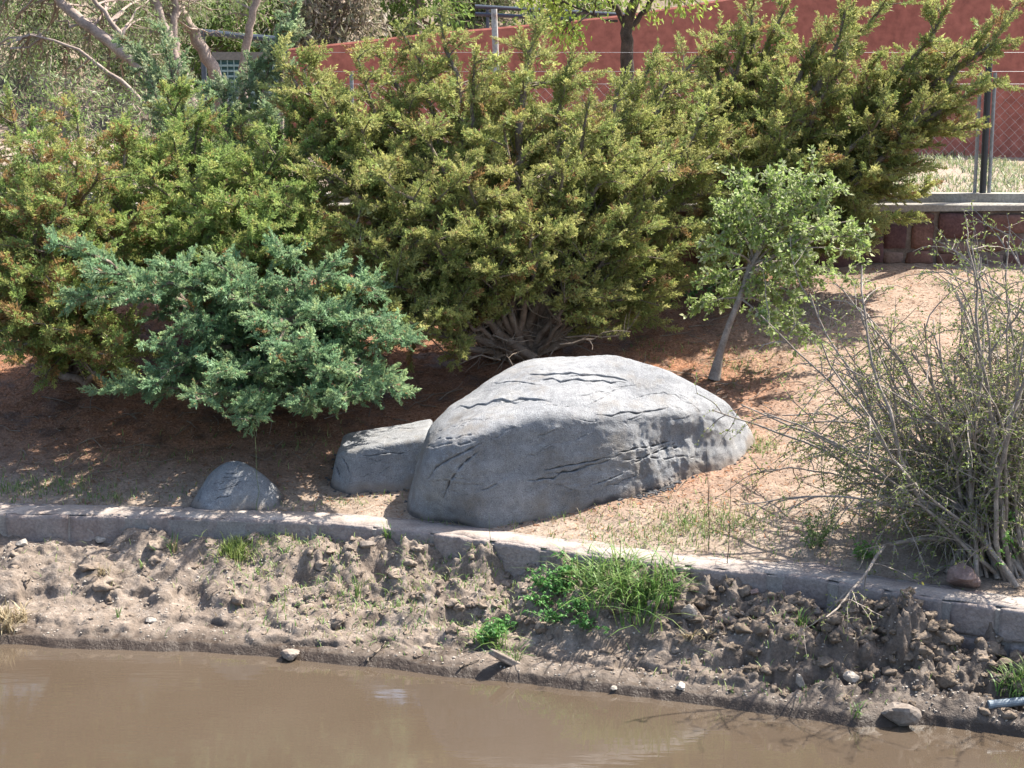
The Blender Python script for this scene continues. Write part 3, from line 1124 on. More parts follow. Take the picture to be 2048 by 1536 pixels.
c_small = np.array((-2.263, 13.27, 0.599))
SMALL_PLANES = [((-0.497, -0.706, 0.505), 0.376), ((0.285, -0.789, 0.544), 0.235), ((-0.699, -0.093, 0.709), 0.315), ((0.731, -0.047, 0.68), 0.345), ((0.091, -0.116, 0.989), 0.40), ((-0.964, 0.042, 0.262), 0.371), ((0.966, -0.002, 0.259), 0.532), ((0.191, 0.912, 0.363), 0.304), ((-0.023, -0.954, 0.297), 0.223), ((0, 0, -1), 0.4)]
SMALL_CRACKS = [([(415, 950), (450, 945), (490, 940)], 0.006, 0.014, 0.006), ([(405, 962), (440, 955), (475, 955)], 0.005, 0.012, 0.005),
                ([(395, 1005), (405, 980), (418, 965)], 0.009, 0.018, 0.006), ([(440, 935), (465, 930), (490, 926)], 0.005, 0.01, -0.004)]
small, small_w = boulder('boulder', 'smallest grey boulder, a smooth hump standing alone by the kerb', c_small, SMALL_PLANES, 5.0, 0.7, SMALL_CRACKS, sub=6, seed=12, hair=(6, 400, 510, 930, 1000))

# ------------------------------------------------------------------ junipers
def plume_template(seed, n=18, blades=3, flat=0.75, spread=1.0):
    """a feathery juniper spray along +Z, unit length: triangles only"""
    r = np.random.default_rng(seed)
    V, T = [], []
    for i in range(n):
        s = (i + r.random()) / n
        a = i * 2.39996 + r.normal(0, 0.3)
        out = np.array((math.cos(a), flat * math.sin(a), 0))
        lean = math.radians(r.uniform(32, 58) * (1 - 0.55 * s)) * spread
        dirn = unit(out * math.sin(lean) + np.array((0, 0, math.cos(lean))))
        ln = (0.34 * (1 - 0.55 * s) + 0.06) * r.uniform(0.7, 1.25)
        p0 = np.array((0, 0, s * 0.86))
        side = unit(np.cross(dirn, r.normal(0, 1, 3)))
        nb = unit(np.cross(dirn, side))
        for b in range(blades):
            t = 0.15 + 0.8 * b / (blades - 1) if blades > 1 else 0.5
            q = p0 + dirn * ln * t * 0.75
            sg = 1 if b % 2 else -1
            bd = unit(dirn + side * sg * r.uniform(0.3, 0.8) * (1 - 0.4 * t) + nb * r.normal(0, 0.35))
            bl = ln * r.uniform(0.36, 0.58)
            w = unit(np.cross(bd, r.normal(0, 1, 3))) * r.uniform(0.030, 0.050)
            V += [q - w, q + w, q + bd * bl]
            T.append(s)
    V = np.array(V)
    return V, np.repeat(np.array(T), 3)


TEMPL = [plume_template(k) for k in range(6)]
TEMPL_LONG = [plume_template(40 + k, 20, 3, 0.6, 0.72) for k in range(5)]


def plumes(P, D, L, base_cols, rust, r, templ, width=1.0):
    """many sprays -> triangle soup with a colour for each spray"""
    out_v, out_c = [], []
    P, D, L = np.array(P), unit(np.array(D)), np.array(L)
    which = r.integers(0, len(templ), len(P))
    for k, (T, S) in enumerate(templ):
        idx = np.nonzero(which == k)[0]
        if not len(idx):
            continue
        d = D[idx]
        ref = unit(r.normal(0, 1, (len(idx), 3)))
        a = unit(np.cross(d, ref))
        b = np.cross(d, a)
        W = L[idx, None] * width * r.uniform(0.75, 1.25, (len(idx), 1))
        V = P[idx, None] + T[None, :, 0:1] * (a * W)[:, None] + T[None, :, 1:2] * (b * W)[:, None] + T[None, :, 2:3] * (d * L[idx, None])[:, None]
        # sprays curl up a little
        V[..., 2] += r.normal(0.0, 0.10, (len(idx), 1)) * L[idx, None] * S[None] ** 2
        ci = r.random(len(idx))
        c = np.array([base_cols[min(int(x * len(base_cols)), len(base_cols) - 1)] for x in ci])
        c = c * r.uniform(0.8, 1.2, (len(idx), 1))
        rs = r.random(len(idx)) < rust
        c[rs] = np.array((0.21, 0.135, 0.06)) * r.uniform(0.7, 1.3, (rs.sum(), 1))
        C = np.repeat(c[:, None], len(T), 1)
        # young tips are yellower
        tip = (S[None, :, None] ** 2) * 0.5
        C = C * (1 - tip) + tip * C * np.array((1.35, 1.22, 0.9))
        sp = r.random((len(idx), len(T) // 3)) < (0.03 + rust * 0.4)
        C[np.repeat(sp, 3, 1)] = (0.24, 0.16, 0.08)
        out_v.append(V.reshape(-1, 3))
        out_c.append(C.reshape(-1, 3))
    V = np.concatenate(out_v)
    return V, np.arange(len(V)).reshape(-1, 3), np.concatenate(out_c)


def bend(p, q, r, n=9, rise=0.0, wob=0.05):
    """a curved limb from p to q; rise>0 sags first and lifts at the end"""
    t = np.linspace(0, 1, n)[:, None]
    L = np.linalg.norm(q - p)
    mid = (p + q) / 2 + np.array((0, 0, -rise * L)) + r.normal(0, wob * L, 3)
    P = (1 - t) ** 2 * p + 2 * t * (1 - t) * mid + t ** 2 * q
    P[1:-1] += r.normal(0, wob * 0.16 * L, (n - 2, 3))
    return P


def samp(P, t):
    k = t * (len(P) - 1)
    i = min(int(k), len(P) - 2)
    return P[i] + (P[i + 1] - P[i]) * (k - i), unit(P[i + 1] - P[i])


def juniper(label, base, tips, cols, rust, seed, templ=TEMPL, leaf_from=0.35, side_len=0.62, plume_len=0.14, dens=1.0, trunk_r=0.06, width=1.35, up=0.05, side_step=0.125, dead=0, plume_step=0.033, lean=0.0, name='juniper'):
    r = np.random.default_rng(seed)
    root = thing(name, label, 'juniper', tuple(base))
    P, D, L = [], [], []
    twigs = []
    for tip in tips:
        tip = np.array(tip)
        start = base + np.array((r.normal(0, 0.08), r.normal(0, 0.08), 0.02))
        LP = bend(start, tip, r, 11, r.uniform(-0.17, 0.10), 0.07)
        ln = np.linalg.norm(tip - start)
        rad = trunk_r * np.clip(ln / 2.8, 0.35, 1.1) * np.linspace(1, 0.09, 11) ** 0.9
        V, F = tube(LP, rad, 7)
        obj('limb', V, F, M['bark'], root, smooth=True)
        nsec = max(3, int(ln * (1 - leaf_from) / side_step * dens))
        for k in range(nsec):
            t = leaf_from + (1 - leaf_from) * (k + r.random()) / nsec
            p, d = samp(LP, t)
            fall = 1 - 0.72 * ((t - leaf_from) / (1 - leaf_from)) ** 1.5
            rv = r.normal(0, 1, 3)
            rv = unit(rv - d * (rv @ d))
            sd = unit(d * r.uniform(0.35, 0.9) + rv * np.array((1.35, 1.05, 0.45)) * r.uniform(0.6, 1.3) + np.array((lean, 0, up)))
            sl = side_len * fall * r.uniform(0.55, 1.25) * min(1.0, ln / 1.6)
            q = p + sd * sl
            SB = bend(p, q, r, 5, -0.12, 0.09)
            twigs.append((SB, np.linspace(0.011, 0.003, 5) * (0.6 + fall * 0.6)))
            npl = max(4, int(sl / plume_step))
            nf = r.normal(0, 0.45, 3) + np.array((0, 0, 1.0))
            nf = unit(nf - sd * (nf @ sd))
            sv = np.cross(nf, sd)
            for j in range(npl):
                u = 0.12 + 0.88 * (j + r.random() * 0.8) / npl
                pp, dd = samp(SB, min(u, 0.999))
                sg = 1 if j % 2 else -1
                P.append(pp + nf * r.normal(0, 0.012))
                D.append(unit(dd * 0.85 + sv * sg * r.uniform(0.35, 0.95) * (1 - 0.35 * u) + nf * r.normal(0.08, 0.30) + np.array((0, 0, up * 0.5))))
                L.append(plume_len * (1.35 - 0.75 * u) * min(1.7, np.exp(r.normal(0, 0.25))))
            P.append(q)
            D.append(unit(sd + np.array((0, 0, up * 0.3))))
            L.append(plume_len * r.uniform(0.8, 1.2))
        # leader
        for s in np.linspace(0.62, 0.995, max(8, int(ln * 9))):
            p, d = samp(LP, s)
            P.append(p)
            D.append(unit(d + r.normal(0, 0.42 * (1.25 - s) / 0.6, 3)))
            L.append(plume_len * r.uniform(0.9, 1.4))
        # bare inner twigs
        for k in range(int(5 * ln)):
            t = r.uniform(0.12, 0.6)
            p, d = samp(LP, t)
            rv = r.normal(0, 1, 3)
            q = p + unit(d + rv * 0.9) * r.uniform(0.15, 0.5)
            twigs.append((bend(p, q, r, 4, 0.05, 0.1), np.linspace(0.007, 0.002, 4)))
    for k in range(dead):
        p = base + np.array((r.uniform(-0.7, 0.5), r.uniform(-0.9, 0.2), r.uniform(0.05, 0.35)))
        q = p + unit(np.array((r.normal(0, 1), -abs(r.normal(0, 0.8)), r.normal(0.1, 0.4)))) * r.uniform(0.25, 0.8)
        B = bend(p, q, r, 6, r.normal(0, 0.1), 0.12)
        twigs.append((B, np.linspace(0.008, 0.002, 6)))
        for j in range(4):
            a, d = samp(B, r.uniform(0.3, 0.95))
            twigs.append((bend(a, a + unit(d + r.normal(0, 0.7, 3)) * r.uniform(0.08, 0.28), r, 4, 0, 0.1), np.linspace(0.004, 0.0015, 4)))
    V, F = tubes(twigs, 4)
    kind(obj('twigs', V, F, M['twig'], root), 'stuff')
    V, F, C = plumes(P, D, L, cols, rust, r, templ, width)
    kind(obj('crown', V, F, M['leaf'], root, col=C), 'stuff')
    return root, len(F)


OLIVE = [(0.25, 0.285, 0.095), (0.295, 0.315, 0.11), (0.21, 0.26, 0.085), (0.325, 0.33, 0.13), (0.265, 0.28, 0.10)]
GREEN = [(0.205, 0.285, 0.085), (0.24, 0.31, 0.10), (0.28, 0.315, 0.105), (0.175, 0.25, 0.085)]
BLUE = [(0.175, 0.285, 0.155), (0.215, 0.325, 0.185), (0.15, 0.25, 0.14), (0.245, 0.335, 0.175)]
tri_total = 0


def tips_of(lst):
    return [at(x, y, Y) for x, y, Y in lst]


A_BASE = on_ground(1035, 716)
A_TIPS = tips_of([(560, 105, 16.3), (640, 190, 15.6), (715, 115, 16.0), (800, 60, 16.4), (880, 30, 16.3), (950, 110, 15.6), (1050, 85, 16.6), (1075, 60, 16.2),
                  (1140, 120, 15.9), (1180, 200, 15.5), (1310, 110, 16.4), (640, 330, 15.2), (690, 440, 14.8), (620, 500, 15.0), (760, 350, 14.8), (830, 250, 15.2),
                  (860, 470, 14.5), (930, 350, 14.8), (1010, 250, 15.2), (1060, 430, 14.7), (1120, 330, 15.0), (1230, 300, 15.4), (1280, 420, 15.4), (1380, 330, 15.9),
                  (1390, 470, 15.9), (1240, 530, 15.4), (980, 540, 14.5), (760, 560, 14.5), (1420, 200, 16.2), (880, 620, 14.6), (1250, 160, 16.2), (720, 240, 15.6),
                  (1340, 540, 16.0), (1130, 560, 15.0), (900, 180, 15.9), (1160, 420, 15.2), (1000, 400, 15.0), (800, 420, 15.0), (1300, 250, 16.2), (1350, 400, 16.4),
                  (700, 330, 15.6), (1090, 240, 16.2), (960, 460, 14.6), (1200, 480, 15.0), (1000, 170, 16.4), (780, 180, 16.2), (1440, 330, 16.4), (1050, 530, 14.8), (660, 560, 14.7), (1230, 380, 15.8), (1330, 300, 15.6), (930, 260, 15.4), (850, 340, 15.3), (720, 490, 14.7), (1380, 230, 16.6), (620, 270, 15.9), (1180, 350, 16.2), (1350, 170, 16.7), (1400, 110, 16.9), (1300, 200, 16.9), (1450, 270, 16.5), (600, 150, 16.2), (760, 110, 16.5), (1240, 220, 16.7), (830, 130, 16.1), (1120, 200, 16.0), (1000, 320, 15.6), (900, 420, 15.0), (1300, 480, 16.1), (680, 190, 16.0), (640, 590, 14.4), (760, 640, 14.3), (840, 660, 14.3), (1300, 590, 15.7), (1420, 530, 16.2), (590, 400, 15.2), (580, 330, 15.6), (560, 210, 16.2), (610, 110, 16.5), (1450, 420, 16.4)])
_, n = juniper('wide olive green juniper fanning out behind the largest boulder', A_BASE, A_TIPS, OLIVE, 0.05, 101, trunk_r=0.075, leaf_from=0.40, dead=30, lean=0.28, side_len=0.68)
tri_total += n
B_BASE = on_ground(1457, 556)
B_TIPS = tips_of([(1490, 70, 17.0), (1500, 10, 17.4), (1560, 150, 16.8), (1650, 60, 17.0), (1700, 120, 16.6), (1775, 0, 17.2), (1690, 20, 16.8), (1890, 20, 17.0), (2035, 5, 16.9), (1985, 165, 16.6), (1940, 255, 16.8),
                  (1870, 200, 16.5), (1780, 210, 16.5), (1840, 330, 16.8), (1830, 430, 16.9), (1740, 350, 16.5), (1640, 300, 16.3), (1560, 260, 16.2), (1480, 300, 16.3), (1440, 180, 16.8),
                  (1600, 200, 16.4), (1500, 400, 16.3), (1410, 420, 16.5), (1700, 280, 17.1), (1620, 130, 17.3), (1440, 60, 17.3), (1700, 390, 16.7), (1560, 340, 16.6), (1800, 270, 17.2), (1580, 420, 16.4), (1660, 230, 17.2), (1760, 110, 17.3), (1520, 200, 17.3), (1900, 120, 17.1), (1850, 380, 17.2), (1610, 350, 17.2), (1450, 380, 17.1), (1390, 280, 17.2), (1780, 320, 17.0), (1420, 130, 17.4), (1540, 90, 17.4), (1390, 350, 17.0), (1510, 480, 16.6), (1640, 430, 16.7), (1720, 200, 17.2), (1830, 130, 17.2), (1960, 70, 17.0), (1900, 220, 17.2), (1480, 230, 17.0), (1570, 20, 17.4), (1570, 470, 16.2), (1680, 480, 16.4), (1440, 500, 16.3), (1760, 440, 16.6)])
_, n = juniper('olive juniper leaning right in front of the red wall, long tapering plumes', B_BASE, B_TIPS, OLIVE, 0.045, 102, trunk_r=0.085, leaf_from=0.38, templ=TEMPL_LONG + TEMPL[:3], lean=0.35, side_len=0.68)
tri_total += n
C_BASE = on_ground(640, 735)
C_TIPS = tips_of([(115, 488, 13.55), (190, 545, 13.45), (330, 530, 13.6), (290, 690, 13.3), (215, 785, 13.3), (380, 615, 13.7), (470, 530, 14.1), (655, 520, 14.0), (440, 735, 13.1),
                  (520, 640, 13.5), (640, 620, 13.4), (480, 815, 13.1), (310, 770, 13.2), (740, 640, 13.3), (815, 690, 13.2), (740, 780, 13.2), (540, 700, 13.1), (150, 600, 13.4), (420, 520, 13.8), (560, 500, 14.3), (490, 845, 13.0), (690, 805, 13.0), (390, 800, 13.1), (795, 785, 13.2), (600, 800, 13.0), (620, 690, 13.0), (250, 775, 13.3),
                  (670, 735, 13.0), (250, 600, 13.4), (430, 585, 13.6), (720, 570, 13.8), (590, 560, 13.9), (350, 660, 13.5)])
_, n = juniper('low blue-green juniper spreading over the needles behind the smaller boulders', C_BASE, C_TIPS, BLUE, 0.01, 103, templ=TEMPL_LONG, leaf_from=0.28, side_len=0.34, plume_len=0.13, trunk_r=0.05, up=0.12, dead=46, dens=1.0, width=1.25, side_step=0.085)
tri_total += n
D_BASE = on_ground(120, 745)
D_TIPS = tips_of([(-60, 420, 14.6), (20, 200, 15.6), (80, 300, 15.0), (10, 520, 14.2), (60, 430, 14.4), (150, 210, 15.6), (130, 380, 14.6), (200, 330, 14.8), (180, 480, 14.3), (110, 560, 14.0),
                  (40, 640, 13.8), (220, 560, 14.2), (-40, 300, 15.2), (240, 680, 13.7), (190, 710, 13.7), (-80, 600, 14.0), (100, 660, 13.7), (280, 420, 14.8), (-20, 380, 14.9), (60, 250, 15.5), (160, 300, 15.1), (40, 340, 14.7), (0, 580, 14.1), (160, 600, 14.0), (-100, 500, 14.4), (100, 480, 14.2), (250, 250, 15.6), (30, 720, 13.7), (130, 430, 14.9), (60, 560, 14.4)])
_, n = juniper('yellow-green juniper with rusty patches at the left edge of the slope', D_BASE, D_TIPS, GREEN + OLIVE[:2] + [(0.27, 0.17, 0.075)], 0.10, 104, lean=-0.15, leaf_from=0.36, trunk_r=0.06)
tri_total += n
E_BASE = on_ground(470, 640)
E_TIPS = tips_of([(330, 180, 16.4), (240, 260, 15.8), (420, 300, 15.4), (300, 360, 15.3), (360, 450, 14.9), (480, 400, 14.9), (560, 300, 15.5), (640, 240, 15.8), (590, 420, 15.0), (440, 500, 14.7),
                  (530, 500, 14.7), (250, 450, 15.1), (640, 200, 16.2), (300, 300, 15.8), (480, 250, 16.2), (200, 380, 15.4), (620, 360, 15.3), (380, 360, 15.2), (500, 330, 15.6), (430, 420, 15.0), (550, 380, 15.0), (320, 480, 15.0), (280, 520, 14.9), (500, 460, 14.6), (610, 480, 14.8), (220, 300, 16.0), (350, 280, 15.9), (580, 230, 16.2), (170, 450, 15.2), (400, 240, 16.3), (660, 300, 15.6), (540, 440, 15.2)])
_, n = juniper('bright green juniper between the blue-green and the rusty one', E_BASE, E_TIPS, GREEN, 0.04, 105, leaf_from=0.38, trunk_r=0.06)
tri_total += n
G_BASE = np.array((at(430, 330, 17.2)[0], 17.2, float(z_garden(np.array([-3.0]), np.array([17.2]))[0])))
G_TIPS = tips_of([(250, 80, 17.6), (290, 110, 17.5), (330, 60, 17.6), (590, 10, 17.4), (520, 130, 17.2), (440, 170, 17.0), (330, 215, 16.8), (540, 220, 16.8), (420, 220, 16.6), (300, 150, 17.2), (560, 60, 17.3)])
_, n = juniper('tall grey-green juniper with wispy plumes below the bare leaning trunks', G_BASE, G_TIPS, [(0.21, 0.28, 0.16), (0.18, 0.26, 0.14), (0.24, 0.29, 0.18)], 0.01, 106, templ=TEMPL_LONG, leaf_from=0.3, side_len=0.34, plume_len=0.15, trunk_r=0.045, dens=1.1)
tri_total += n
print('juniper triangles', tri_total)

# ------------------------------------------------------------------ leaves, grass, twigs
def leaves(P, D, L, W, cols, r, droop=0.0, simple=False):
    """simple folded leaves: 4 triangles each. P base, D direction, L length, W width"""
    P, D = np.array(P), unit(np.array(D))
    n = len(P)
    L = np.broadcast_to(np.asarray(L, float), (n,))[:, None]
    W = np.broadcast_to(np.asarray(W, float), (n,))[:, None]
    s = unit(np.cross(D, unit(r.normal(0, 1, (n, 3)))))
    u = np.cross(s, D)
    m = P + D * L * 0.45
    a, b = m + s * W / 2 + u * W * 0.18, m - s * W / 2 + u * W * 0.18
    t = P + D * L - np.array((0, 0, 1)) * droop * L
    if simple:
        V = np.stack([P, a, t, b], 1).reshape(-1, 3)
        F = (np.arange(n)[:, None, None] * 4 + np.array([[0, 1, 2], [2, 3, 0]])[None]).reshape(-1, 3)
        c = np.array(cols)[r.integers(0, len(cols), n)] * r.uniform(0.75, 1.25, (n, 1))
        return V, F, np.repeat(c, 4, 0)
    V = np.stack([P, a, t, b, m], 1).reshape(-1, 3)
    k = np.arange(n)[:, None, None] * 5
    F = (k + np.array([[0, 1, 4], [1, 2, 4], [2, 3, 4], [3, 0, 4]])[None]).reshape(-1, 3)
    c = np.array(cols)[r.integers(0, len(cols), n)] * r.uniform(0.75, 1.25, (n, 1))
    return V, F, np.repeat(c, 5, 0)


def blades(P, H, r, cols, lean=0.5, w=0.004, az=None):
    """curved grass blades, each 5 triangles"""
    P = np.array(P)
    n = len(P)
    H = np.broadcast_to(np.asarray(H, float), (n,))[:, None]
    a = r.uniform(0, 2 * math.pi, n) if az is None else az
    o = np.stack([np.cos(a), np.sin(a), 0 * a], 1)
    s = np.stack([-np.sin(a), np.cos(a), 0 * a], 1)
    ln = np.abs(r.normal(lean, lean * 0.45, (n, 1)))
    wv = w * r.uniform(0.7, 1.4, (n, 1))
    rows = []
    for t in (0.0, 0.4, 0.75):
        c = P + o * H * ln * t ** 1.8 + np.array((0, 0, 1)) * H * (t - 0.35 * ln * t ** 2.4)
        k = wv * (1 - 0.45 * t)
        rows += [c - s * k, c + s * k]
    rows.append(P + o * H * ln + np.array((0, 0, 1)) * H * (1 - 0.35 * ln))
    V = np.stack(rows, 1).reshape(-1, 3)
    b = np.arange(n)[:, None, None] * 7
    F = (b + np.array([[0, 1, 3], [0, 3, 2], [2, 3, 5], [2, 5, 4], [4, 5, 6]])[None]).reshape(-1, 3)
    c = np.array(cols)[r.integers(0, len(cols), n)] * r.uniform(0.8, 1.2, (n, 1))
    return V, F, np.repeat(c, 7, 0)


GRASS = [(0.10, 0.19, 0.045), (0.13, 0.22, 0.05), (0.08, 0.16, 0.04), (0.17, 0.22, 0.075)]
DRY = [(0.28, 0.22, 0.13), (0.24, 0.18, 0.10), (0.32, 0.27, 0.175)]


# ------------------------------------------------------------------ sapling
def sapling():
    r = np.random.default_rng(201)
    base = on_ground(1428, 758)
    Y = base[1]
    root = thing('sapling_tree', 'slender leaning sapling with small bright green leaves behind the largest boulder', 'tree', tuple(base))
    P = np.array([base, at(1440, 705, Y), at(1458, 650, Y - 0.05), at(1480, 595, Y - 0.05), at(1497, 540, Y), at(1530, 480, Y), at(1560, 430, Y + 0.05)])
    V, F = tube(P, np.array((0.06, 0.034, 0.031, 0.028, 0.024, 0.02, 0.012)), 8)
    obj('trunk', V, F, M['greybark'], root, smooth=True)
    brs = []
    tips = [(1440, 470), (1470, 400), (1540, 360), (1600, 380), (1660, 400), (1710, 440), (1690, 500), (1650, 560), (1600, 600), (1560, 640), (1450, 600), (1420, 510), (1640, 450), (1580, 500), (1520, 560), (1620, 680), (1680, 370), (1560, 350), (1390, 610), (1600, 540), (1550, 450), (1500, 430), (1730, 470), (1700, 560), (1480, 350), (1440, 420), (1640, 340), (1420, 560), (1530, 640)]
    LP, LD = [], []
    for k, (x, y) in enumerate(tips):
        s = samp(P, r.uniform(0.5, 0.98) if y < 560 else r.uniform(0.42, 0.7))[0]
        q = at(x, y, Y + r.uniform(-0.45, 0.45))
        B = bend(s, q, r, 7, -0.18, 0.07)
        brs.append((B, np.linspace(0.012, 0.003, 7)))
        for j in range(12):
            a, d = samp(B, r.uniform(0.3, 0.99))
            q2 = a + unit(d + r.normal(0, 0.8, 3) + (0, 0, -0.15)) * r.uniform(0.10, 0.28)
            T = bend(a, q2, r, 4, -0.05, 0.1)
            brs.append((T, np.linspace(0.004, 0.0015, 4)))
            for m in range(26):
                pp, dd = samp(T, r.uniform(0.1, 0.99))
                LP.append(pp + r.normal(0, 0.015, 3))
                LD.append(dd * 0.5 + r.normal(0, 0.7, 3))
    V, F = tubes(brs, 5)
    obj('branches', V, F, M['greybark'], root)
    V, F, C = leaves(LP, LD, r.uniform(0.034, 0.064, len(LP)), r.uniform(0.02, 0.034, len(LP)), [(0.25, 0.33, 0.10), (0.29, 0.36, 0.13), (0.21, 0.30, 0.08), (0.38, 0.41, 0.24)], r)
    kind(obj('crown', V, F, M['broad'], root, col=C), 'stuff')


sapling()


# ------------------------------------------------------------------ arching shrub on the right
def arch_path(p, d, L, r, grav, n=12, wob=0.10):
    P = [np.array(p)]
    d = unit(d)
    for i in range(n):
        d = unit(d + np.array((0, 0, -grav / n)) + r.normal(0, wob, 3))
        P.append(P[-1] + d * L / n)
    return np.array(P)


def arching_shrub(label, base, n_main, seed, spread=(0.2, 1.25), hgt=(1.3, 2.3), bias=(-0.25, -0.05), flowers=14, leaf_n=1.0, group=None, stems_as_parts=True):
    r = np.random.default_rng(seed)
    root = thing('arching_shrub', label, 'shrub', tuple(base), group)
    LP, LD, tw, fl = [], [], [], []
    for k in range(n_main):
        a = r.uniform(0, 2 * math.pi)
        out = np.array((math.cos(a), math.sin(a), 0))
        s = r.uniform(*spread)
        if out[1] < -0.2:
            s *= 0.45
        d = out * s + np.array((bias[0], bias[1], 1.0))
        L = r.uniform(*hgt)
        p = base + np.array((r.normal(0, 0.13), r.normal(0, 0.13), -0.03))
        P = arch_path(p, d, L, r, 0.2 + 0.45 * s, 14, 0.125)
        V, F = tube(P, np.linspace(r.uniform(0.011, 0.025), 0.005, len(P)), 6)
        obj('stem', V, F, M['greybark'], root, smooth=True)
        for j in range(r.integers(11, 17)):
            a0, dd = samp(P, r.uniform(0.22, 0.99))
            T = arch_path(a0, dd + r.normal(0, 0.75, 3) + (0, 0, 0.1), r.uniform(0.18, 0.6), r, r.uniform(0.2, 1.0), 6, 0.14)
            tw.append((T, np.linspace(0.0055, 0.0016, 7)))
            for m in range(r.integers(2, 5)):
                a1, d1 = samp(T, r.uniform(0.2, 0.95))
                T2 = arch_path(a1, d1 + r.normal(0, 0.8, 3), r.uniform(0.07, 0.22), r, 0.4, 3, 0.12)
                tw.append((T2, np.linspace(0.0026, 0.001, 4)))
                for q in range(int(7 * leaf_n)):
                    pp, d2 = samp(T2, r.uniform(0.1, 0.99))
                    LP.append(pp)
                    LD.append(d2 * 0.6 + r.normal(0, 0.7, 3))
            for q in range(int(6 * leaf_n)):
                pp, d2 = samp(T, r.uniform(0.3, 0.99))
                LP.append(pp)
                LD.append(d2 * 0.6 + r.normal(0, 0.7, 3))
            if r.random() < 0.5:
                fl.append(T[-1])
    V, F = tubes(tw, 3)
    kind(obj('twigs', V, F, M['greybark'], root), 'stuff')
    n = len(LP)
    V, F, C = leaves(LP, LD, r.uniform(0.014, 0.034, n), r.uniform(0.008, 0.015, n), [(0.18, 0.24, 0.065), (0.23, 0.27, 0.08), (0.15, 0.21, 0.055), (0.28, 0.29, 0.11)], r, 0.0, True)
    kind(obj('foliage', V, F, M['broad'], root, col=C), 'stuff')
    for k in range(min(flowers, len(fl))):
        p = fl[k * len(fl) // max(flowers, 1)]
        up = unit(r.normal(0, 1, 3) + (0, -1.2, 0.6))
        a = unit(np.cross(up, (0.3, 0.1, 0.9)))
        b = np.cross(up, a)
        V = [p]
        for q in range(10):
            g = q / 10 * 2 * math.pi
            rr = 0.019 if q % 2 == 0 else 0.008
            V.append(p + (a * math.cos(g) + b * math.sin(g)) * rr + up * 0.005)
        F = np.array([(0, 1 + q, 1 + (q + 1) % 10) for q in range(10)])
        obj('flower', np.array(V), F, M['flower'], root)
    return root


S_BASE = on_ground(2010, 1130)
arching_shrub('large twiggy arching shrub with grey stems and few yellow flowers beside the kerb', S_BASE, 120, 301, spread=(0.05, 1.1), hgt=(0.8, 2.5), bias=(-0.27, 0.36), leaf_n=1.05)
S2 = np.array((S_BASE[0] + 1.15, S_BASE[1] + 0.5, 0.0))
S2[2] = z_garden(S2[:1], S2[1:2])[0]
arching_shrub('twiggy shrub at the right edge partly hidden behind the flowering one', S2, 58, 302, hgt=(1.4, 2.7), bias=(-0.12, 0.3), flowers=4, leaf_n=1.15)

# ------------------------------------------------------------------ background trees
def broad_tree(name, label, base, stems, tips, cols, seed, leaf=(0.07, 0.014), per=60, droop=0.3, bark='pinkbark', spread=0.35, group=None, twig_r=0.012, hang=0.5):
    """stems: lists of (point, radius); tips: crown points fed from the nearest stem"""
    r = np.random.default_rng(seed)
    root = thing(name, label, 'tree', tuple(base), group)
    allp = []
    for st in stems:
        P = np.array([q[0] for q in st])
        R = np.array([q[1] for q in st])
        u = np.linspace(0, len(P) - 1, len(P) * 3)
        Q = np.stack([np.interp(u, np.arange(len(P)), P[:, k]) for k in range(3)], 1)
        Q[1:-1] += r.normal(0, 0.012, (len(Q) - 2, 3))
        V, F = tube(Q, np.interp(u, np.arange(len(P)), R), 8)
        obj('trunk', V, F, M[bark], root, smooth=True)
        allp.append(Q[len(Q) // 4:])
    allp = np.concatenate(allp)
    tw, LP, LD = [], [], []
    for tip in tips:
        tip = np.array(tip)
        k = np.argmin(np.linalg.norm(allp - tip, axis=1) + r.uniform(0, 0.5, len(allp)))
        B = bend(allp[k], tip, r, 7, -0.08, 0.08)
        tw.append((B, np.linspace(twig_r * 1.6, twig_r * 0.3, 7)))
        for j in range(7):
            a, d = samp(B, r.uniform(0.35, 0.999))
            q = a + unit(d + r.normal(0, 0.8, 3) - (0, 0, hang * 0.4)) * r.uniform(0.4, 1.0) * spread
            T = bend(a, q, r, 4, 0.0, 0.1)
            tw.append((T, np.linspace(twig_r * 0.5, twig_r * 0.15, 4)))
            n = per // 7
            u = r.uniform(0.1, 1.0, n)
            pp = np.array([samp(T, min(x, 0.999))[0] for x in u]) + r.normal(0, spread * 0.22, (n, 3))
            LP.append(pp)
            LD.append(r.normal(0, 0.55, (n, 3)) + unit(q - a) * 0.3 - np.array((0, 0, hang)))
    V, F = tubes(tw, 3)
    kind(obj('branches', V, F, M[bark], root), 'stuff')
    LP, LD = np.concatenate(LP), np.concatenate(LD)
    n = len(LP)
    V, F, C = leaves(LP, LD, leaf[0] * r.uniform(0.7, 1.3, n), leaf[1] * r.uniform(0.7, 1.3, n), cols, r, droop * 0.2, True)
    kind(obj('crown', V, F, M['broad'], root, col=C), 'stuff')
    return root


def stem(pts, Y, r0, r1):
    n = len(pts)
    return [(at(x, y, Y), r0 + (r1 - r0) * k / (n - 1)) for k, (x, y) in enumerate(pts)]


def cloud(x0, x1, y0, y1, Y0, Y1, n, seed):
    r = np.random.default_rng(seed)
    return [at(r.uniform(x0, x1), r.uniform(y0, y1), r.uniform(Y0, Y1)) for _ in range(n)]


def foot(px, Y, z=TERR_Z - 0.03):
    return np.array((at(px, 300, Y)[0], Y, z))


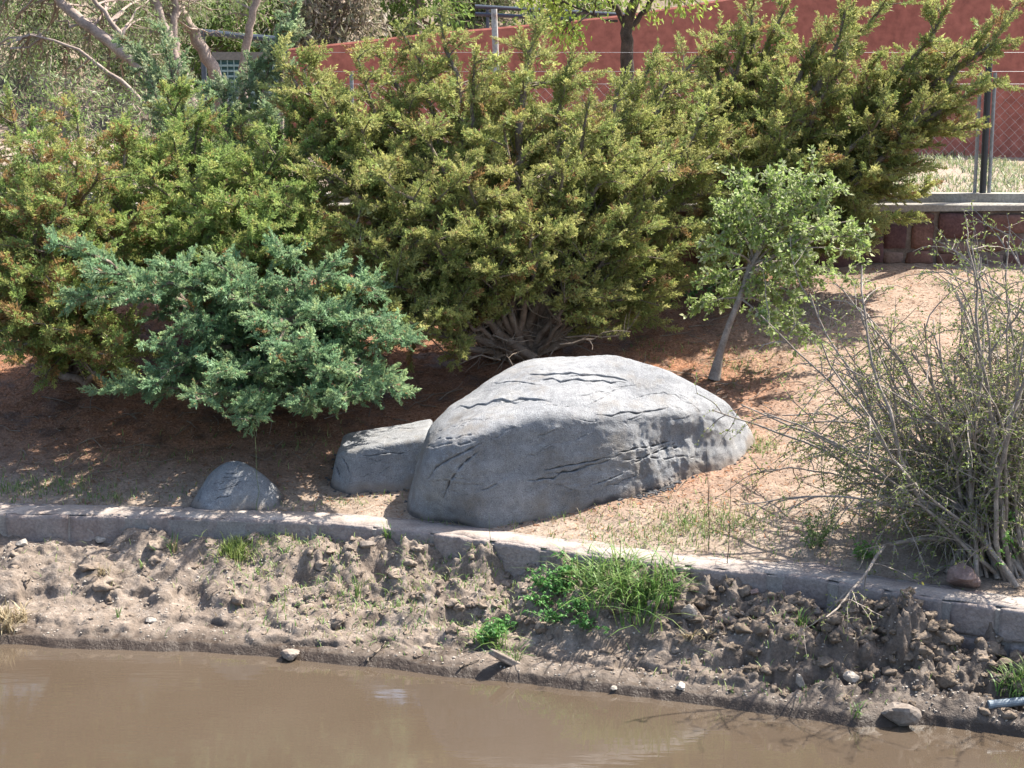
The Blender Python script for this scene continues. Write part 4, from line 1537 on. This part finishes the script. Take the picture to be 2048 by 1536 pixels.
GREYG = [(0.22, 0.28, 0.13), (0.27, 0.31, 0.18), (0.19, 0.26, 0.10), (0.30, 0.31, 0.18), (0.18, 0.27, 0.075)]
b = foot(372, 20.4)
broad_tree('gum_tree', 'grey-leaved tree with bare pinkish trunk leaning far left at the top left corner', b,
           [[(b, 0.11)] + stem([(340, 215), (300, 160), (262, 118), (215, 78), (160, 40), (112, -5), (50, -70)], 20.4, 0.085, 0.045),
            stem([(262, 118), (262, 95), (230, 50), (190, 5), (150, -60)], 20.4, 0.04, 0.02),
            stem([(300, 215), (230, 150), (150, 95), (60, 70)], 20.2, 0.03, 0.012)],
           cloud(-80, 330, -90, 220, 20.7, 22.8, 95, 1), GREYG, 401, per=84, spread=0.42)
b = foot(415, 21.2)
broad_tree('gum_tree', 'grey-leaved tree with two thin upright trunks above the wispy juniper', b,
           [[(b, 0.10)] + stem([(375, 165), (348, 118), (332, 60), (308, 0), (290, -60)], 21.2, 0.075, 0.05),
            stem([(352, 130), (350, 60), (348, -10), (352, -60)], 21.3, 0.05, 0.035)],
           cloud(180, 480, -90, 90, 21.5, 23.2, 40, 2), GREYG, 402, per=84, spread=0.42)
b = foot(470, 22.0)
broad_tree('gum_tree', 'grey-leaved tree with speckled trunk leaning left in front of the teal gate', b,
           [[(b, 0.10)] + stem([(436, 160), (405, 100), (372, 45), (350, -10), (335, -60)], 22.0, 0.085, 0.06),
            [(foot(478, 22.0), 0.07)] + stem([(484, 150), (490, 105), (498, 50), (514, -5), (530, -60)], 22.1, 0.06, 0.04)],
           cloud(330, 560, -110, 40, 22.3, 23.8, 34, 3), GREYG, 403, per=70, spread=0.40)
b = foot(1256, 23.0)
broad_tree('yellow_leaved_tree', 'dark forked trunk with fresh yellow-green leaves in front of the red wall', b,
           [[(b, 0.14)] + stem([(1256, 200), (1254, 120), (1252, 60), (1262, 20), (1275, -40)], 23.0, 0.10, 0.06),
            stem([(1252, 55), (1235, 15), (1205, -10), (1180, -50)], 23.0, 0.05, 0.03), stem([(1256, 62), (1290, 20), (1320, -30)], 23.0, 0.04, 0.03),
            stem([(1235, 42), (1200, 38), (1165, 20), (1100, -5)], 22.9, 0.018, 0.01), stem([(1205, -5), (1140, -30), (1060, 0)], 22.8, 0.02, 0.01)],
           cloud(1030, 1200, -90, 35, 22.4, 23.4, 14, 4) + cloud(1080, 1140, 40, 75, 22.4, 22.9, 3, 9) + cloud(1210, 1420, -110, 15, 22.4, 23.6, 16, 5),
           [(0.27, 0.34, 0.06), (0.31, 0.36, 0.09), (0.22, 0.30, 0.05)], 404, leaf=(0.085, 0.04), per=70, bark='darkbark', spread=0.4)

for k, (px, Y, x0, x1, lab) in enumerate(((-40, 19.4, -180, 110, 'dusty shrub on the terrace behind the rusty juniper'), (130, 19.8, 50, 240, 'grey-green shrub under the leftmost leaning trunk'), (300, 19.3, 220, 400, 'dusty shrub at the foot of the two thin trunks'))):
    b = foot(px, Y)
    broad_tree('terrace_shrub', lab, b, [[(b, 0.03), (b + (0.05, 0, 0.4), 0.02), (b + (0.0, 0, 0.9), 0.01)]], cloud(x0, x1, 140, 340, Y - 0.5, Y + 0.5, 26, 60 + k), GREYG, 410 + k, leaf=(0.07, 0.018), per=84, spread=0.36, group='shrubs on the terrace')
FARG = [(0.16, 0.20, 0.09), (0.20, 0.22, 0.12), (0.13, 0.18, 0.07), (0.23, 0.21, 0.13)]
YELG = [(0.17, 0.26, 0.06), (0.21, 0.29, 0.08), (0.14, 0.22, 0.06)]
FAR = [(-140, 33.0, FARG, 'far grey-green tree behind the top left corner branches', -260, -10),
       (70, 35.0, FARG, 'far dusty tree behind the leftmost leaning trunk', -30, 170),
       (250, 33.5, FARG, 'far grey-green tree behind the two thin upright trunks', 160, 350),
       (440, 35.5, YELG, 'far bright green tree above the teal gate', 350, 540),
       (560, 37.0, FARG, 'far dull tree just left of the red wall top', 520, 640),
       (665, 34.0, [(0.25, 0.22, 0.15), (0.29, 0.25, 0.19), (0.19, 0.19, 0.11)], 'far dry pinkish tree above the left end of the red wall', 590, 760),
       (830, 36.0, YELG, 'far green tree behind the left half of the red wall', 740, 920),
       (960, 38.0, FARG, 'far tree behind the tall rusty pole', 900, 1060),
       (1130, 36.0, YELG, 'far green tree behind the double pipe railing', 1040, 1280)]
for k, (px, Y, cols, lab, x0, x1) in enumerate(FAR):
    zb = float(z_hill(np.array([[at(px, 100, Y)[0]]]), np.array([[Y]]))[0, 0]) - 0.1
    b = foot(px, Y, zb)
    top = at(px, -150, Y)
    broad_tree('far_tree', lab, b, [[(b, 0.14), ((b + top) / 2 + (0.1, 0, 0), 0.09), (top, 0.04)]],
               cloud(x0, x1, -170, 165, Y - 1.2, Y + 1.2, 55, 20 + k), cols, 420 + k, leaf=(0.17, 0.055), per=98, spread=0.75, twig_r=0.02, hang=0.35, group='trees on the hillside')

# ------------------------------------------------------------------ needle litter, pebbles, grass on the garden slope
rg = np.random.default_rng(501)
n = 80000
x = rg.uniform(-5.5, 5.0, n)
y = rg.uniform(12.0, 17.9, n)
ok = (y > y_kerb(x) + 0.32) & (rg.random(n) < 0.38 + 0.62 * litter_share(x, y)) & (np.abs(x) < 0.36 * y + 0.5)
x, y = x[ok], y[ok]
z = z_garden(x, y)
n = len(x)
a = rg.uniform(0, 2 * math.pi, n)
L = rg.uniform(0.02, 0.06, n)
d = np.stack([np.cos(a), np.sin(a), rg.normal(0.1, 0.25, n)], 1)
s = np.stack([-np.sin(a), np.cos(a), rg.normal(0, 0.3, n)], 1) * rg.uniform(0.002, 0.006, n)[:, None]
p = np.stack([x, y, z + 0.004], 1)
V = np.stack([p - d * L[:, None] / 2 - s, p - d * L[:, None] / 2 + s, p + d * L[:, None] / 2], 1).reshape(-1, 3)
c = np.array([(0.34, 0.15, 0.07), (0.26, 0.11, 0.05), (0.40, 0.21, 0.11), (0.15, 0.08, 0.045), (0.42, 0.29, 0.19)])[rg.integers(0, 5, n)] * rg.uniform(0.7, 1.3, (n, 1)) * 0.7
kind(obj('needle_litter', V, np.arange(3 * n).reshape(-1, 3), M['litter'], col=np.repeat(c, 3, 0)), 'stuff', 'rusty fallen needles strewn over the garden slope')


def scatter_lumps(P, S, r, sub=1, squash=0.7, rough=0.35):
    Vt, Ft = ICO[sub]
    n = len(P)
    V = np.repeat(Vt[None], n, 0) * (1 + rough * r.normal(0, 0.5, (n, len(Vt), 1)).clip(-1, 1))
    a = r.uniform(0, 2 * math.pi, n)
    c, s = np.cos(a)[:, None], np.sin(a)[:, None]
    k = r.uniform(0.6, 1.3, (n, 1))
    X = V[..., 0] * k
    V = np.stack([X * c - V[..., 1] * s, X * s + V[..., 1] * c, V[..., 2] * squash], -1) * np.asarray(S)[:, None, None] + np.asarray(P)[:, None]
    F = (Ft[None] + (np.arange(n) * len(Vt))[:, None, None]).reshape(-1, 3)
    return V.reshape(-1, 3), F


n = 2600
x = rg.uniform(-5, 4.8, n)
y = y_kerb(x) + 0.34 + np.abs(rg.normal(0, 1.1, n))
ok = (y < 17.5) & ((x > 0.6) | (rg.random(n) < 0.5))
x, y = x[ok], y[ok]
V, F = scatter_lumps(np.stack([x, y, z_garden(x, y)], 1), rg.uniform(0.003, 0.011, len(x)), rg, 1, 0.6, 0.3)
kind(obj('garden_gravel', V, F, M['shale']), 'stuff', 'small gravel scattered on the garden soil')
# black rubble along the foot of the boulders
e = big_w[np.abs(big_w[:, 2] - z_garden(big_w[:, 0], big_w[:, 1])) < 0.02]
e = e[rg.integers(0, len(e), 420)] + rg.normal(0, 0.035, (420, 3)) * (1, 1, 0)
e2 = mid_w[np.abs(mid_w[:, 2] - z_garden(mid_w[:, 0], mid_w[:, 1])) < 0.02]
e2 = e2[rg.integers(0, len(e2), 140)] + rg.normal(0, 0.05, (140, 3)) * (1, 1, 0)
e = np.concatenate([e, e2])
e[:, 2] = z_garden(e[:, 0], e[:, 1])
V, F = scatter_lumps(e, rg.uniform(0.006, 0.02, len(e)), rg, 1, 0.7, 0.4)
kind(obj('cement_rubble', V, F, M['rubble'] if 'rubble' in M else M['boulder']), 'stuff', 'dark cement crumbs along the foot of the boulders')

# fallen twigs
tw = []
for k in range(230):
    x0, y0 = rg.uniform(-4.5, 4.0), rg.uniform(12.6, 16.5)
    if y0 < y_kerb(x0) + 0.4:
        continue
    a = rg.uniform(0, 2 * math.pi)
    q = np.array([(x0 + t * math.cos(a), y0 + t * math.sin(a) * 0.8) for t in np.linspace(0, rg.uniform(0.08, 0.45), 4)]) + rg.normal(0, 0.012, (4, 2))
    zz = z_garden(q[:, 0], q[:, 1]) + 0.008 + np.abs(rg.normal(0, 0.012, 4))
    tw.append((np.column_stack([q, zz]), np.linspace(0.005, 0.002, 4)))
V, F = tubes(tw, 4)
kind(obj('fallen_twigs', V, F, M['twig']), 'stuff', 'thin fallen twigs lying on the slope')

# thin grass on the slope and the terrace
GP, GH = [], []
for px, py, sx, sy, k in ((1350, 1062, 130, 26, 1100), (1420, 1050, 60, 20, 600), (60, 975, 80, 14, 260), (150, 970, 50, 12, 220), (215, 1000, 40, 8, 120), (20, 985, 40, 12, 120), (1505, 890, 22, 14, 160), (1530, 905, 25, 15, 120), (420, 905, 200, 30, 150), (180, 925, 150, 25, 150),
                          (1490, 730, 60, 30, 260), (1580, 640, 80, 60, 200), (620, 890, 60, 25, 90), (1320, 700, 60, 20, 100), (1680, 1110, 120, 25, 150), (930, 1046, 60, 6, 50), (560, 1010, 80, 12, 60), (1080, 1040, 90, 5, 60), (720, 1000, 60, 8, 60), (1340, 590, 70, 25, 200), (300, 985, 120, 14, 90)):
    c = on_ground(px, py)
    q = c + np.stack([rg.normal(0, sx, k) * 0.0039, rg.normal(0, sy, k) * 0.0085, np.zeros(k)], 1)
    q = q[(q[:, 1] > y_kerb(q[:, 0]) + 0.15) & (q[:, 1] < 17.9)]
    q[:, 2] = z_garden(q[:, 0], q[:, 1])
    GP.append(q)
    GH.append(rg.uniform(0.025, 0.075, len(q)))
GP, GH = np.concatenate(GP), np.concatenate(GH)
V, F, C = blades(GP, GH, rg, GRASS[:2] + [(0.26, 0.29, 0.11)] + DRY[:1], 0.7, 0.0028)
kind(obj('slope_grass', V, F, M['grass'], col=C), 'stuff', 'sparse short grass on the garden slope')
n = 12000
x = rg.uniform(1.2, 8, n)
y = rg.uniform(18.5, 28.8, n)
k = vnoise(np.stack([x * 1.3, y * 1.3, x * 0], 1), 5) > -0.25
x, y = x[k], y[k]
P = np.stack([x, y, z_terrace(x, y)], 1)
V, F, C = blades(P, rg.uniform(0.04, 0.17, len(P)), rg, [(0.17, 0.21, 0.095), (0.21, 0.24, 0.12), (0.14, 0.19, 0.075), (0.27, 0.24, 0.15)], 0.9, 0.007)
kind(obj('terrace_grass', V, F, M['grass'], col=C), 'stuff', 'dry short grass on the terrace before the red wall')

# ------------------------------------------------------------------ mud clods and small stuff on the bank
n = 2300
x = np.where(rg.random(n) < 0.12, rg.uniform(1.1, 3.6, n), rg.uniform(-5, 4.9, n))
t = np.clip(rg.normal(0.66, 0.24, n), 0.12, 0.98)
ok = (x > -1.55) | (rg.random(n) < 0.22)
x, t = x[ok], t[ok]
y = y_shore(x) + t * (y_kerb(x) - y_shore(x))
S = np.exp(rg.normal(-4.05, 0.7, len(x)) + 0.15 * (x > 1.15)).clip(0.006, 0.06)
z = bank_z(x, y)[0]
rt = x > 1.15
for sel, nm, mt, lab in ((~rt, 'mud_clods', 'clod', 'crumbly pale mud clods on the bank'), (rt, 'dark_mud_clods', 'darkclod', 'darker mud clods on the right end of the bank')):
    pos = np.stack([x, y, z], 1)
    bigc = sel & (S > 0.019)
    Vt, Ft = ICO[3]
    m = int(bigc.sum())
    off = rg.uniform(0, 90, (m, 1, 3))
    Q = np.repeat(Vt[None], m, 0) * rg.uniform(0.65, 1.25, (m, 1, 3))
    w = np.stack([fbm((Q * 1.25 + off).reshape(-1, 3), 91 + k, 4, 0.6) for k in range(3)], 1).reshape(m, -1, 3)
    Q = Q * (1 + 0.35 * w[..., :1]) + 0.38 * w
    Q[..., 2] *= 0.7
    V1 = (Q * S[bigc][:, None, None] + pos[bigc][:, None] - np.array((0, 0, 0.25)) * S[bigc][:, None, None]).reshape(-1, 3)
    F1 = (Ft[None] + (np.arange(m) * len(Vt))[:, None, None]).reshape(-1, 3)
    sm = sel & (S <= 0.019) & (rg.random(len(S)) < 0.7)
    V2, F2 = scatter_lumps(pos[sm], S[sm], rg, 1, 0.75, 0.45)
    V = np.concatenate([V1, V2])
    F = np.concatenate([F1, F2 + len(V1)])
    kind(obj(nm, V, F, M[mt], smooth=np.concatenate([np.ones(len(F1), bool), np.zeros(len(F2), bool)])), 'stuff', lab)
n = 3800
x = rg.uniform(-5, 4.9, n)
y = y_shore(x) + rg.uniform(0.06, 0.95, n) * (y_kerb(x) - y_shore(x))
V, F = scatter_lumps(np.stack([x, y, bank_z(x, y)[0] + 0.002], 1), rg.uniform(0.003, 0.010, n), rg, 1, 0.7, 0.4)
kind(obj('bank_pebbles', V, F, M['palestone']), 'stuff', 'tiny pale pebbles strewn over the mud bank')


def stone(name, label, px, py, size, mat, seed, cat='stone', ground=bank_at, squash=(1, 0.8, 0.6), turn=0.0, sink=0.25, tilt=0.0, group=None):
    r = np.random.default_rng(seed)
    p = ground(px, py)
    nrm = unit(r.normal(0, 1, (11, 3)))
    dd = r.uniform(0.62, 1.0, 11)
    V, F = ICO[3]
    s = np.clip(V @ nrm.T / dd, 1e-6, None)
    V = V / np.maximum(s.max(1), 0.7)[:, None]
    V = V * np.array(squash) * size
    c, q = math.cos(tilt), math.sin(tilt)
    V = V @ np.array(((c, 0, q), (0, 1, 0), (-q, 0, c)))
    V = rot_z(V, turn)
    V = V + unit(V) * (0.03 * size * fbm(V / size * 3, seed, 3))[:, None]
    V[:, 2] += -V[:, 2].min() * (1 - sink)
    return tag(obj(name, V + p, F, M[mat], origin=p), label, cat, group)


stone('stone', 'flat pale stone lying half in the water at the shoreline', 580, 1318, 0.08, 'shale', 1, squash=(1, 0.75, 0.42), sink=0.35)
stone('stone', 'pinkish wedge of stone standing on the kerb under the twiggy shrub', 1921, 1185, 0.105, 'pinkstone', 22, ground=on_ground, squash=(1.0, 0.8, 0.95), sink=0.1)
stone('stone', 'blocky brownish stone at the water below the right end of the bank', 1800, 1446, 0.105, 'shale', 23, squash=(1, 0.75, 0.6), sink=0.35)
stone('stone', 'squarish pale stone set in the mud left of the blocky brownish stone', 1702, 1368, 0.05, 'palestone', 24, squash=(1, 0.6, 0.75))
stone('stone', 'small pale stone on the bare mud below the green weeds', 1362, 1378, 0.038, 'palestone', 25)
stone('stone', 'narrow white chip near the waterline beneath the grass clump', 1228, 1384, 0.03, 'palestone', 26, squash=(1, 0.4, 0.5), turn=0.6)
stone('stone', 'pale upright stone in the dark mud mound', 1598, 1372, 0.042, 'palestone', 27, squash=(0.7, 0.6, 1.0))
stone('stone', 'reddish round stone on the mound near the kerb', 1508, 1192, 0.034, 'pinkstone', 28)
stone('stone', 'white chip on the mound beside the reddish round stone', 1545, 1170, 0.034, 'palestone', 29, squash=(1, 0.5, 0.4))
stone('stone', 'tan stone on the mound below the reddish round stone', 1482, 1232, 0.034, 'shale', 30)
stone('stone', 'large pale clod-like stone at the left edge of the mound', 1375, 1240, 0.07, 'palestone', 31, squash=(0.7, 0.6, 1))
stone('stone', 'tan lump of stone high on the right mound', 1635, 1230, 0.035, 'shale', 32)
stone('stone', 'pale stone at the crest of the clods below the largest boulder', 735, 1102, 0.045, 'shale', 33)
stone('stone', 'brown rounded stone half buried beside the kerb on the right mound', 1650, 1195, 0.055, 'shale', 34, squash=(0.6, 0.8, 1))
stone('stone', 'white stone near the kerb at the far left of the bank', 45, 1092, 0.05, 'palestone', 35)
stone('stone', 'pale flat stone on the left slope of the bank', 300, 1245, 0.045, 'palestone', 36, squash=(1, 0.6, 0.4))
stone('stone', 'pale lump on the bank left of the first grass tuft', 205, 1085, 0.06, 'palestone', 37)


def slab():
    p = bank_at(1012, 1332)
    V, F = rough_block(0.30, 0.10, 0.05, 0.012, 41, 5)
    V[:, 1] *= 0.5 + 0.5 * (V[:, 0:1] + 0.15)[:, 0] / 0.15 * 0.6 + 0.2
    a = -0.55
    V = V @ np.array(((math.cos(a), 0, -math.sin(a)), (0, 1, 0), (math.sin(a), 0, math.cos(a)))).T
    V = rot_z(V, 0.5)
    tag(obj('stone_slab', V + p + (0, 0, 0.01), F, M['shale'], origin=p), 'narrow grey slab leaning on the bank under the broad-leaved weed', 'stone')


slab()


def stick(label, pts, rad, forks=(), ground=bank_at, mat='twig', seed=1, lift=0.015):
    r = np.random.default_rng(seed)
    P = np.array([ground(x, y) + (0, 0, lift) for x, y in pts])
    u = np.linspace(0, len(P) - 1, len(P) * 3)
    Q = np.stack([np.interp(u, np.arange(len(P)), P[:, k]) for k in range(3)], 1)
    Q += r.normal(0, rad * 0.5, Q.shape)
    lst = [(Q, np.linspace(rad, rad * 0.5, len(Q)))]
    for k, dv, L in forks:
        a = Q[int(k * (len(Q) - 1))]
        lst.append((bend(a, a + unit(np.array(dv)) * L, r, 5, 0, 0.1), np.linspace(rad * 0.6, rad * 0.25, 5)))
    V, F = tubes(lst, 6)
    return tag(obj('stick', V, F, M[mat], origin=P[0]), label, 'stick')


stick('pale forked stick reaching down to the water left of the slab', [(735, 1330), (752, 1310), (772, 1290)], 0.009, [(0.6, (-0.6, -0.2, 0.7), 0.07), (0.8, (0.6, -0.1, 0.6), 0.06)], seed=2)
stick('long thin stick lying across the mud at the left of the bank', [(215, 1100), (250, 1085), (300, 1060)], 0.006, [(0.5, (0.8, 0, 0.5), 0.12)], seed=3)
stick('short stick stuck in the mud among the clods', [(415, 1205), (430, 1190), (447, 1178)], 0.006, seed=4)
stick('brown stick lying by the waterline right of the slab', [(920, 1338), (940, 1330), (958, 1322)], 0.008, seed=5)
stick('thin dark branch lying along the kerb in front of the twiggy shrub', [(1470, 1125), (1520, 1122), (1575, 1128)], 0.007, ground=on_ground, seed=6)


# blue plastic pipe end
p = bank_at(2010, 1420)
V, F = solid_rod(p + (-0.10, 0.02, 0.025), p + (0.7, 0.16, 0.06), 0.028, 14)
tag(obj('plastic_pipe', V, F, M['plastic'], origin=p), 'pale blue plastic pipe lying on the bank at the right edge', 'pipe')


# ------------------------------------------------------------------ grass tufts and weeds
def tuft(name, label, cat, spots, n, h, cols, seed, ground=bank_at, lean=0.6, w=0.0042, group=None, jit=0.03):
    r = np.random.default_rng(seed)
    ps = []
    for px, py, k in spots:
        c = ground(px, py)
        for _ in range(int(n * k)):
            q = c + r.normal(0, jit, 3)
            q[2] = c[2] + r.normal(0, 0.006) + 0.35 * (q[1] - c[1])
            ps.append(q)
    V, F, C = blades(ps, r.uniform(h * 0.45, h * 1.15, len(ps)), r, cols, lean, w)
    org = ground(spots[0][0], spots[0][1])
    return tag(obj(name, V, F, M['grass'], origin=org, col=C), label, cat, group)


tuft('grass_clump', 'dense bright green grass clump on the middle of the bank below the kerb', 'grass', [(1180, 1180, 1), (1230, 1190, 1.6), (1280, 1200, 1.6), (1310, 1190, 1), (1260, 1240, 0.9), (1300, 1250, 0.6), (1150, 1160, 0.7), (1220, 1160, 1), (1330, 1170, 0.8), (1200, 1220, 1), (1330, 1215, 0.6), (1250, 1150, 0.8)], 46, 0.30, GRASS, 601, jit=0.06, lean=0.95, w=0.0048)
tuft('grass_clump', 'drooping grass blades beside the slab at the water', 'grass', [(995, 1300, 1), (1030, 1320, 0.6), (960, 1285, 0.4)], 34, 0.22, GRASS, 602, lean=0.9)
tuft('grass_clump', 'green grass growing at the right edge beside the blue pipe', 'grass', [(2035, 1395, 1.4), (2060, 1370, 1.2), (2010, 1400, 0.6)], 50, 0.20, GRASS, 603)
tuft('grass_clump', 'yellowish green grass patch near the crest at the left of the clods', 'grass', [(470, 1110, 1), (460, 1107, 0.8), (480, 1107, 0.8), (463, 1116, 0.8), (478, 1116, 0.6), (470, 1102, 0.8)], 60, 0.13, [(0.24, 0.30, 0.08), (0.18, 0.26, 0.06), (0.28, 0.31, 0.13)], 604, jit=0.05)
tuft('grass_tuft', 'thin grass tuft standing alone on the left of the bank', 'grass', [(345, 1105, 1)], 26, 0.17, GRASS + DRY, 605, jit=0.02)
tuft('grass_tuft', 'tiny grass tuft on the bare left slope', 'grass', [(283, 1140, 1)], 9, 0.11, GRASS, 606, jit=0.012)
tuft('grass_tuft', 'small grass tuft low on the left slope near the water', 'grass', [(235, 1235, 1)], 9, 0.10, GRASS, 607, jit=0.015)
tuft('grass_tuft', 'single tall grass tuft among the clods left of the weed', 'grass', [(712, 1195, 1)], 14, 0.19, GRASS, 608, lean=0.35, jit=0.015)
tuft('grass_tuft', 'arching grass blades in front of the kerb below the largest boulder', 'grass', [(775, 1080, 1)], 16, 0.16, GRASS, 609, jit=0.015)
tuft('grass_tuft', 'grass tuft on the right mound below the kerb', 'grass', [(1603, 1255, 1)], 16, 0.14, GRASS, 610, jit=0.018)
tuft('grass_tuft', 'grass tuft standing in shallow water at the foot of the right mound', 'grass', [(1712, 1440, 1)], 11, 0.12, GRASS, 611, lean=0.9, jit=0.015)
tuft('grass_tuft', 'dark grass tuft hanging over the mound by the kerb', 'grass', [(1620, 1190, 1)], 16, 0.14, [(0.10, 0.18, 0.06)], 612, jit=0.02)
tuft('grass_tuft', 'leggy grass beside the bare seedlings at the kerb', 'grass', [(1390, 1130, 1), (1350, 1135, 0.6)], 22, 0.13, GRASS, 613, jit=0.03)
tuft('dry_grass_tuft', 'straw coloured dry grass heap at the left edge of the shoreline', 'grass', [(15, 1265, 1), (40, 1245, 0.8), (5, 1240, 1)], 60, 0.17, DRY, 614, lean=0.9, jit=0.03)
tuft('dry_grass_tuft', 'small dry grass tuft on the left bank', 'grass', [(205, 1150, 1)], 34, 0.09, DRY, 615, lean=0.9, jit=0.02)
tuft('dry_grass_tuft', 'dry dead leaf bundle with a few green leaves low on the bank', 'grass', [(1385, 1280, 1), (1420, 1280, 0.4)], 26, 0.09, DRY, 616, lean=1.0, w=0.007, jit=0.02)
# sparse blades all over the clods
r6 = np.random.default_rng(620)
GP = []
for px, py, sx, sy, k in ((850, 1180, 130, 50, 620), (640, 1180, 90, 60, 420), (520, 1100, 60, 20, 300), (600, 1080, 50, 12, 160), (930, 1120, 90, 20, 200), (1000, 1240, 60, 40, 120), (1500, 1280, 120, 60, 170), (1700, 1300, 120, 50, 110), (500, 1160, 60, 40, 110), (160, 1120, 100, 40, 60), (1040, 1110, 40, 12, 90), (780, 1250, 90, 30, 90)):
    c = bank_at(px, py)
    q = c + np.stack([r6.normal(0, sx, k) * 0.0036, r6.normal(0, sy, k) * 0.0058, np.zeros(k)], 1)
    u = (q[:, 1] - y_shore(q[:, 0])) / (y_kerb(q[:, 0]) - y_shore(q[:, 0]))
    q = q[(u > 0.08) & (u < 0.97)]
    q[:, 2] = bank_z(q[:, 0], q[:, 1])[0]
    GP.append(q)
GP = np.concatenate(GP)
V, F, C = blades(GP, r6.uniform(0.025, 0.085, len(GP)), r6, GRASS + DRY[:1] + [(0.24, 0.28, 0.10)], 0.75, 0.0032)
kind(obj('bank_grass', V, F, M['grass'], col=C), 'stuff', 'sparse fine grass sprouting between the mud clods')


def weed(label, spots, seed, leaf=0.042, h=0.2, cols=None, ground=bank_at, n=9, name='leafy_weed', per=13):
    r = np.random.default_rng(seed)
    org = ground(*spots[0])
    root = thing(name, label, 'weed', tuple(org))
    st, LP, LD = [], [], []
    for px, py in spots:
        c = ground(px, py)
        for k in range(n):
            d = np.array((r.normal(0, 0.5), r.normal(0, 0.4) - 0.15, 1.0))
            P = arch_path(c + r.normal(0, 0.02, 3) * (1, 1, 0), d, h * r.uniform(0.6, 1.2), r, 0.4, 5, 0.1)
            st.append((P, np.linspace(0.004, 0.0015, 6)))
            for j in range(per):
                a, dd = samp(P, r.uniform(0.15, 0.999))
                LP.append(a)
                LD.append(np.array((r.normal(0, 1), r.normal(0, 1), r.uniform(0.0, 0.8))))
    V, F = tubes(st, 4)
    kind(obj('stems', V, F, M['greenstem'], root), 'stuff')
    m = len(LP)
    V, F, C = leaves(LP, LD, leaf * r.uniform(0.6, 1.3, m), leaf * 0.55 * r.uniform(0.7, 1.3, m), cols or [(0.10, 0.25, 0.06), (0.14, 0.30, 0.08), (0.08, 0.20, 0.06)], r, 0.5)
    kind(obj('foliage', V, F, M['broad'], root, col=C), 'stuff')
    return root


M['greenstem'] = plain('green_stem', (0.16, 0.22, 0.08), 0.6)
weed('bushy broad-leaved green weed left of the dense grass clump', [(1120, 1190), (1085, 1215), (1150, 1230), (1110, 1250), (1170, 1260), (1080, 1180), (1130, 1160)], 701)
weed('broad-leaved weed at the top of the slab near the water', [(985, 1275), (970, 1295), (1005, 1265)], 702, h=0.13)
weed('small leafy plant on the soil left of the twiggy shrub', [(1640, 1095), (1620, 1098)], 703, leaf=0.03, h=0.30, ground=on_ground, n=8, per=22, cols=[(0.13, 0.20, 0.07), (0.17, 0.23, 0.09)])
weed('low bright leafy plant between the kerb and the twiggy shrub', [(1732, 1118), (1725, 1122)], 704, leaf=0.034, h=0.17, ground=on_ground, n=7, cols=[(0.13, 0.26, 0.06), (0.17, 0.30, 0.08)])
weed('green shoots at the base of the twiggy shrub', [(2005, 1130), (2030, 1120), (1985, 1135)], 705, leaf=0.04, h=0.55, ground=on_ground, n=7, per=30, cols=[(0.13, 0.28, 0.06), (0.17, 0.30, 0.08)])
weed('low green plants in the shade behind the sapling', [(1380, 600), (1420, 610), (1340, 600), (1450, 590)], 706, leaf=0.045, h=0.2, ground=on_ground, n=6)


def seedling(label, px, py, top, lean, seed, forks=3, ground=bank_at, rad=0.004, mat='darkbark'):
    r = np.random.default_rng(seed)
    p = ground(px, py)
    q = at(top[0], top[1], p[1] + lean)
    P = bend(p - (0, 0, 0.02), q, r, 9, 0, 0.03)
    lst = [(P, np.linspace(rad, rad * 0.3, 9))]
    for k in range(forks):
        a, d = samp(P, r.uniform(0.15, 0.75))
        lst.append((bend(a, a + unit(d + r.normal(0, 0.45, 3)) * r.uniform(0.15, 0.4), r, 5, 0, 0.08), np.linspace(rad * 0.5, rad * 0.2, 5)))
    V, F = tubes(lst, 5)
    tag(obj('seedling', V, F, M[mat], origin=p), label, 'seedling')


seedling('thin bare dark seedling rising before the kerb, the left one of two', 1420, 1140, (1412, 880), 0.05, 1, 2)
seedling('thin bare dark seedling beside the sunlit soil, the right one of two', 1456, 1140, (1462, 950), 0.02, 2, 3)
seedling('slender green stalk standing before the smallest boulder', 512, 1060, (505, 845), 0.0, 3, 0, rad=0.0035, mat='greenstem')
seedling('short thin stalk before the kerb below the largest boulder', 985, 1110, (978, 1025), 0.0, 5, 0, rad=0.003, mat='greenstem')
seedling('thin dry stem at the kerb left of the smallest boulder', 320, 1050, (318, 985), 0.0, 6, 0, rad=0.003)
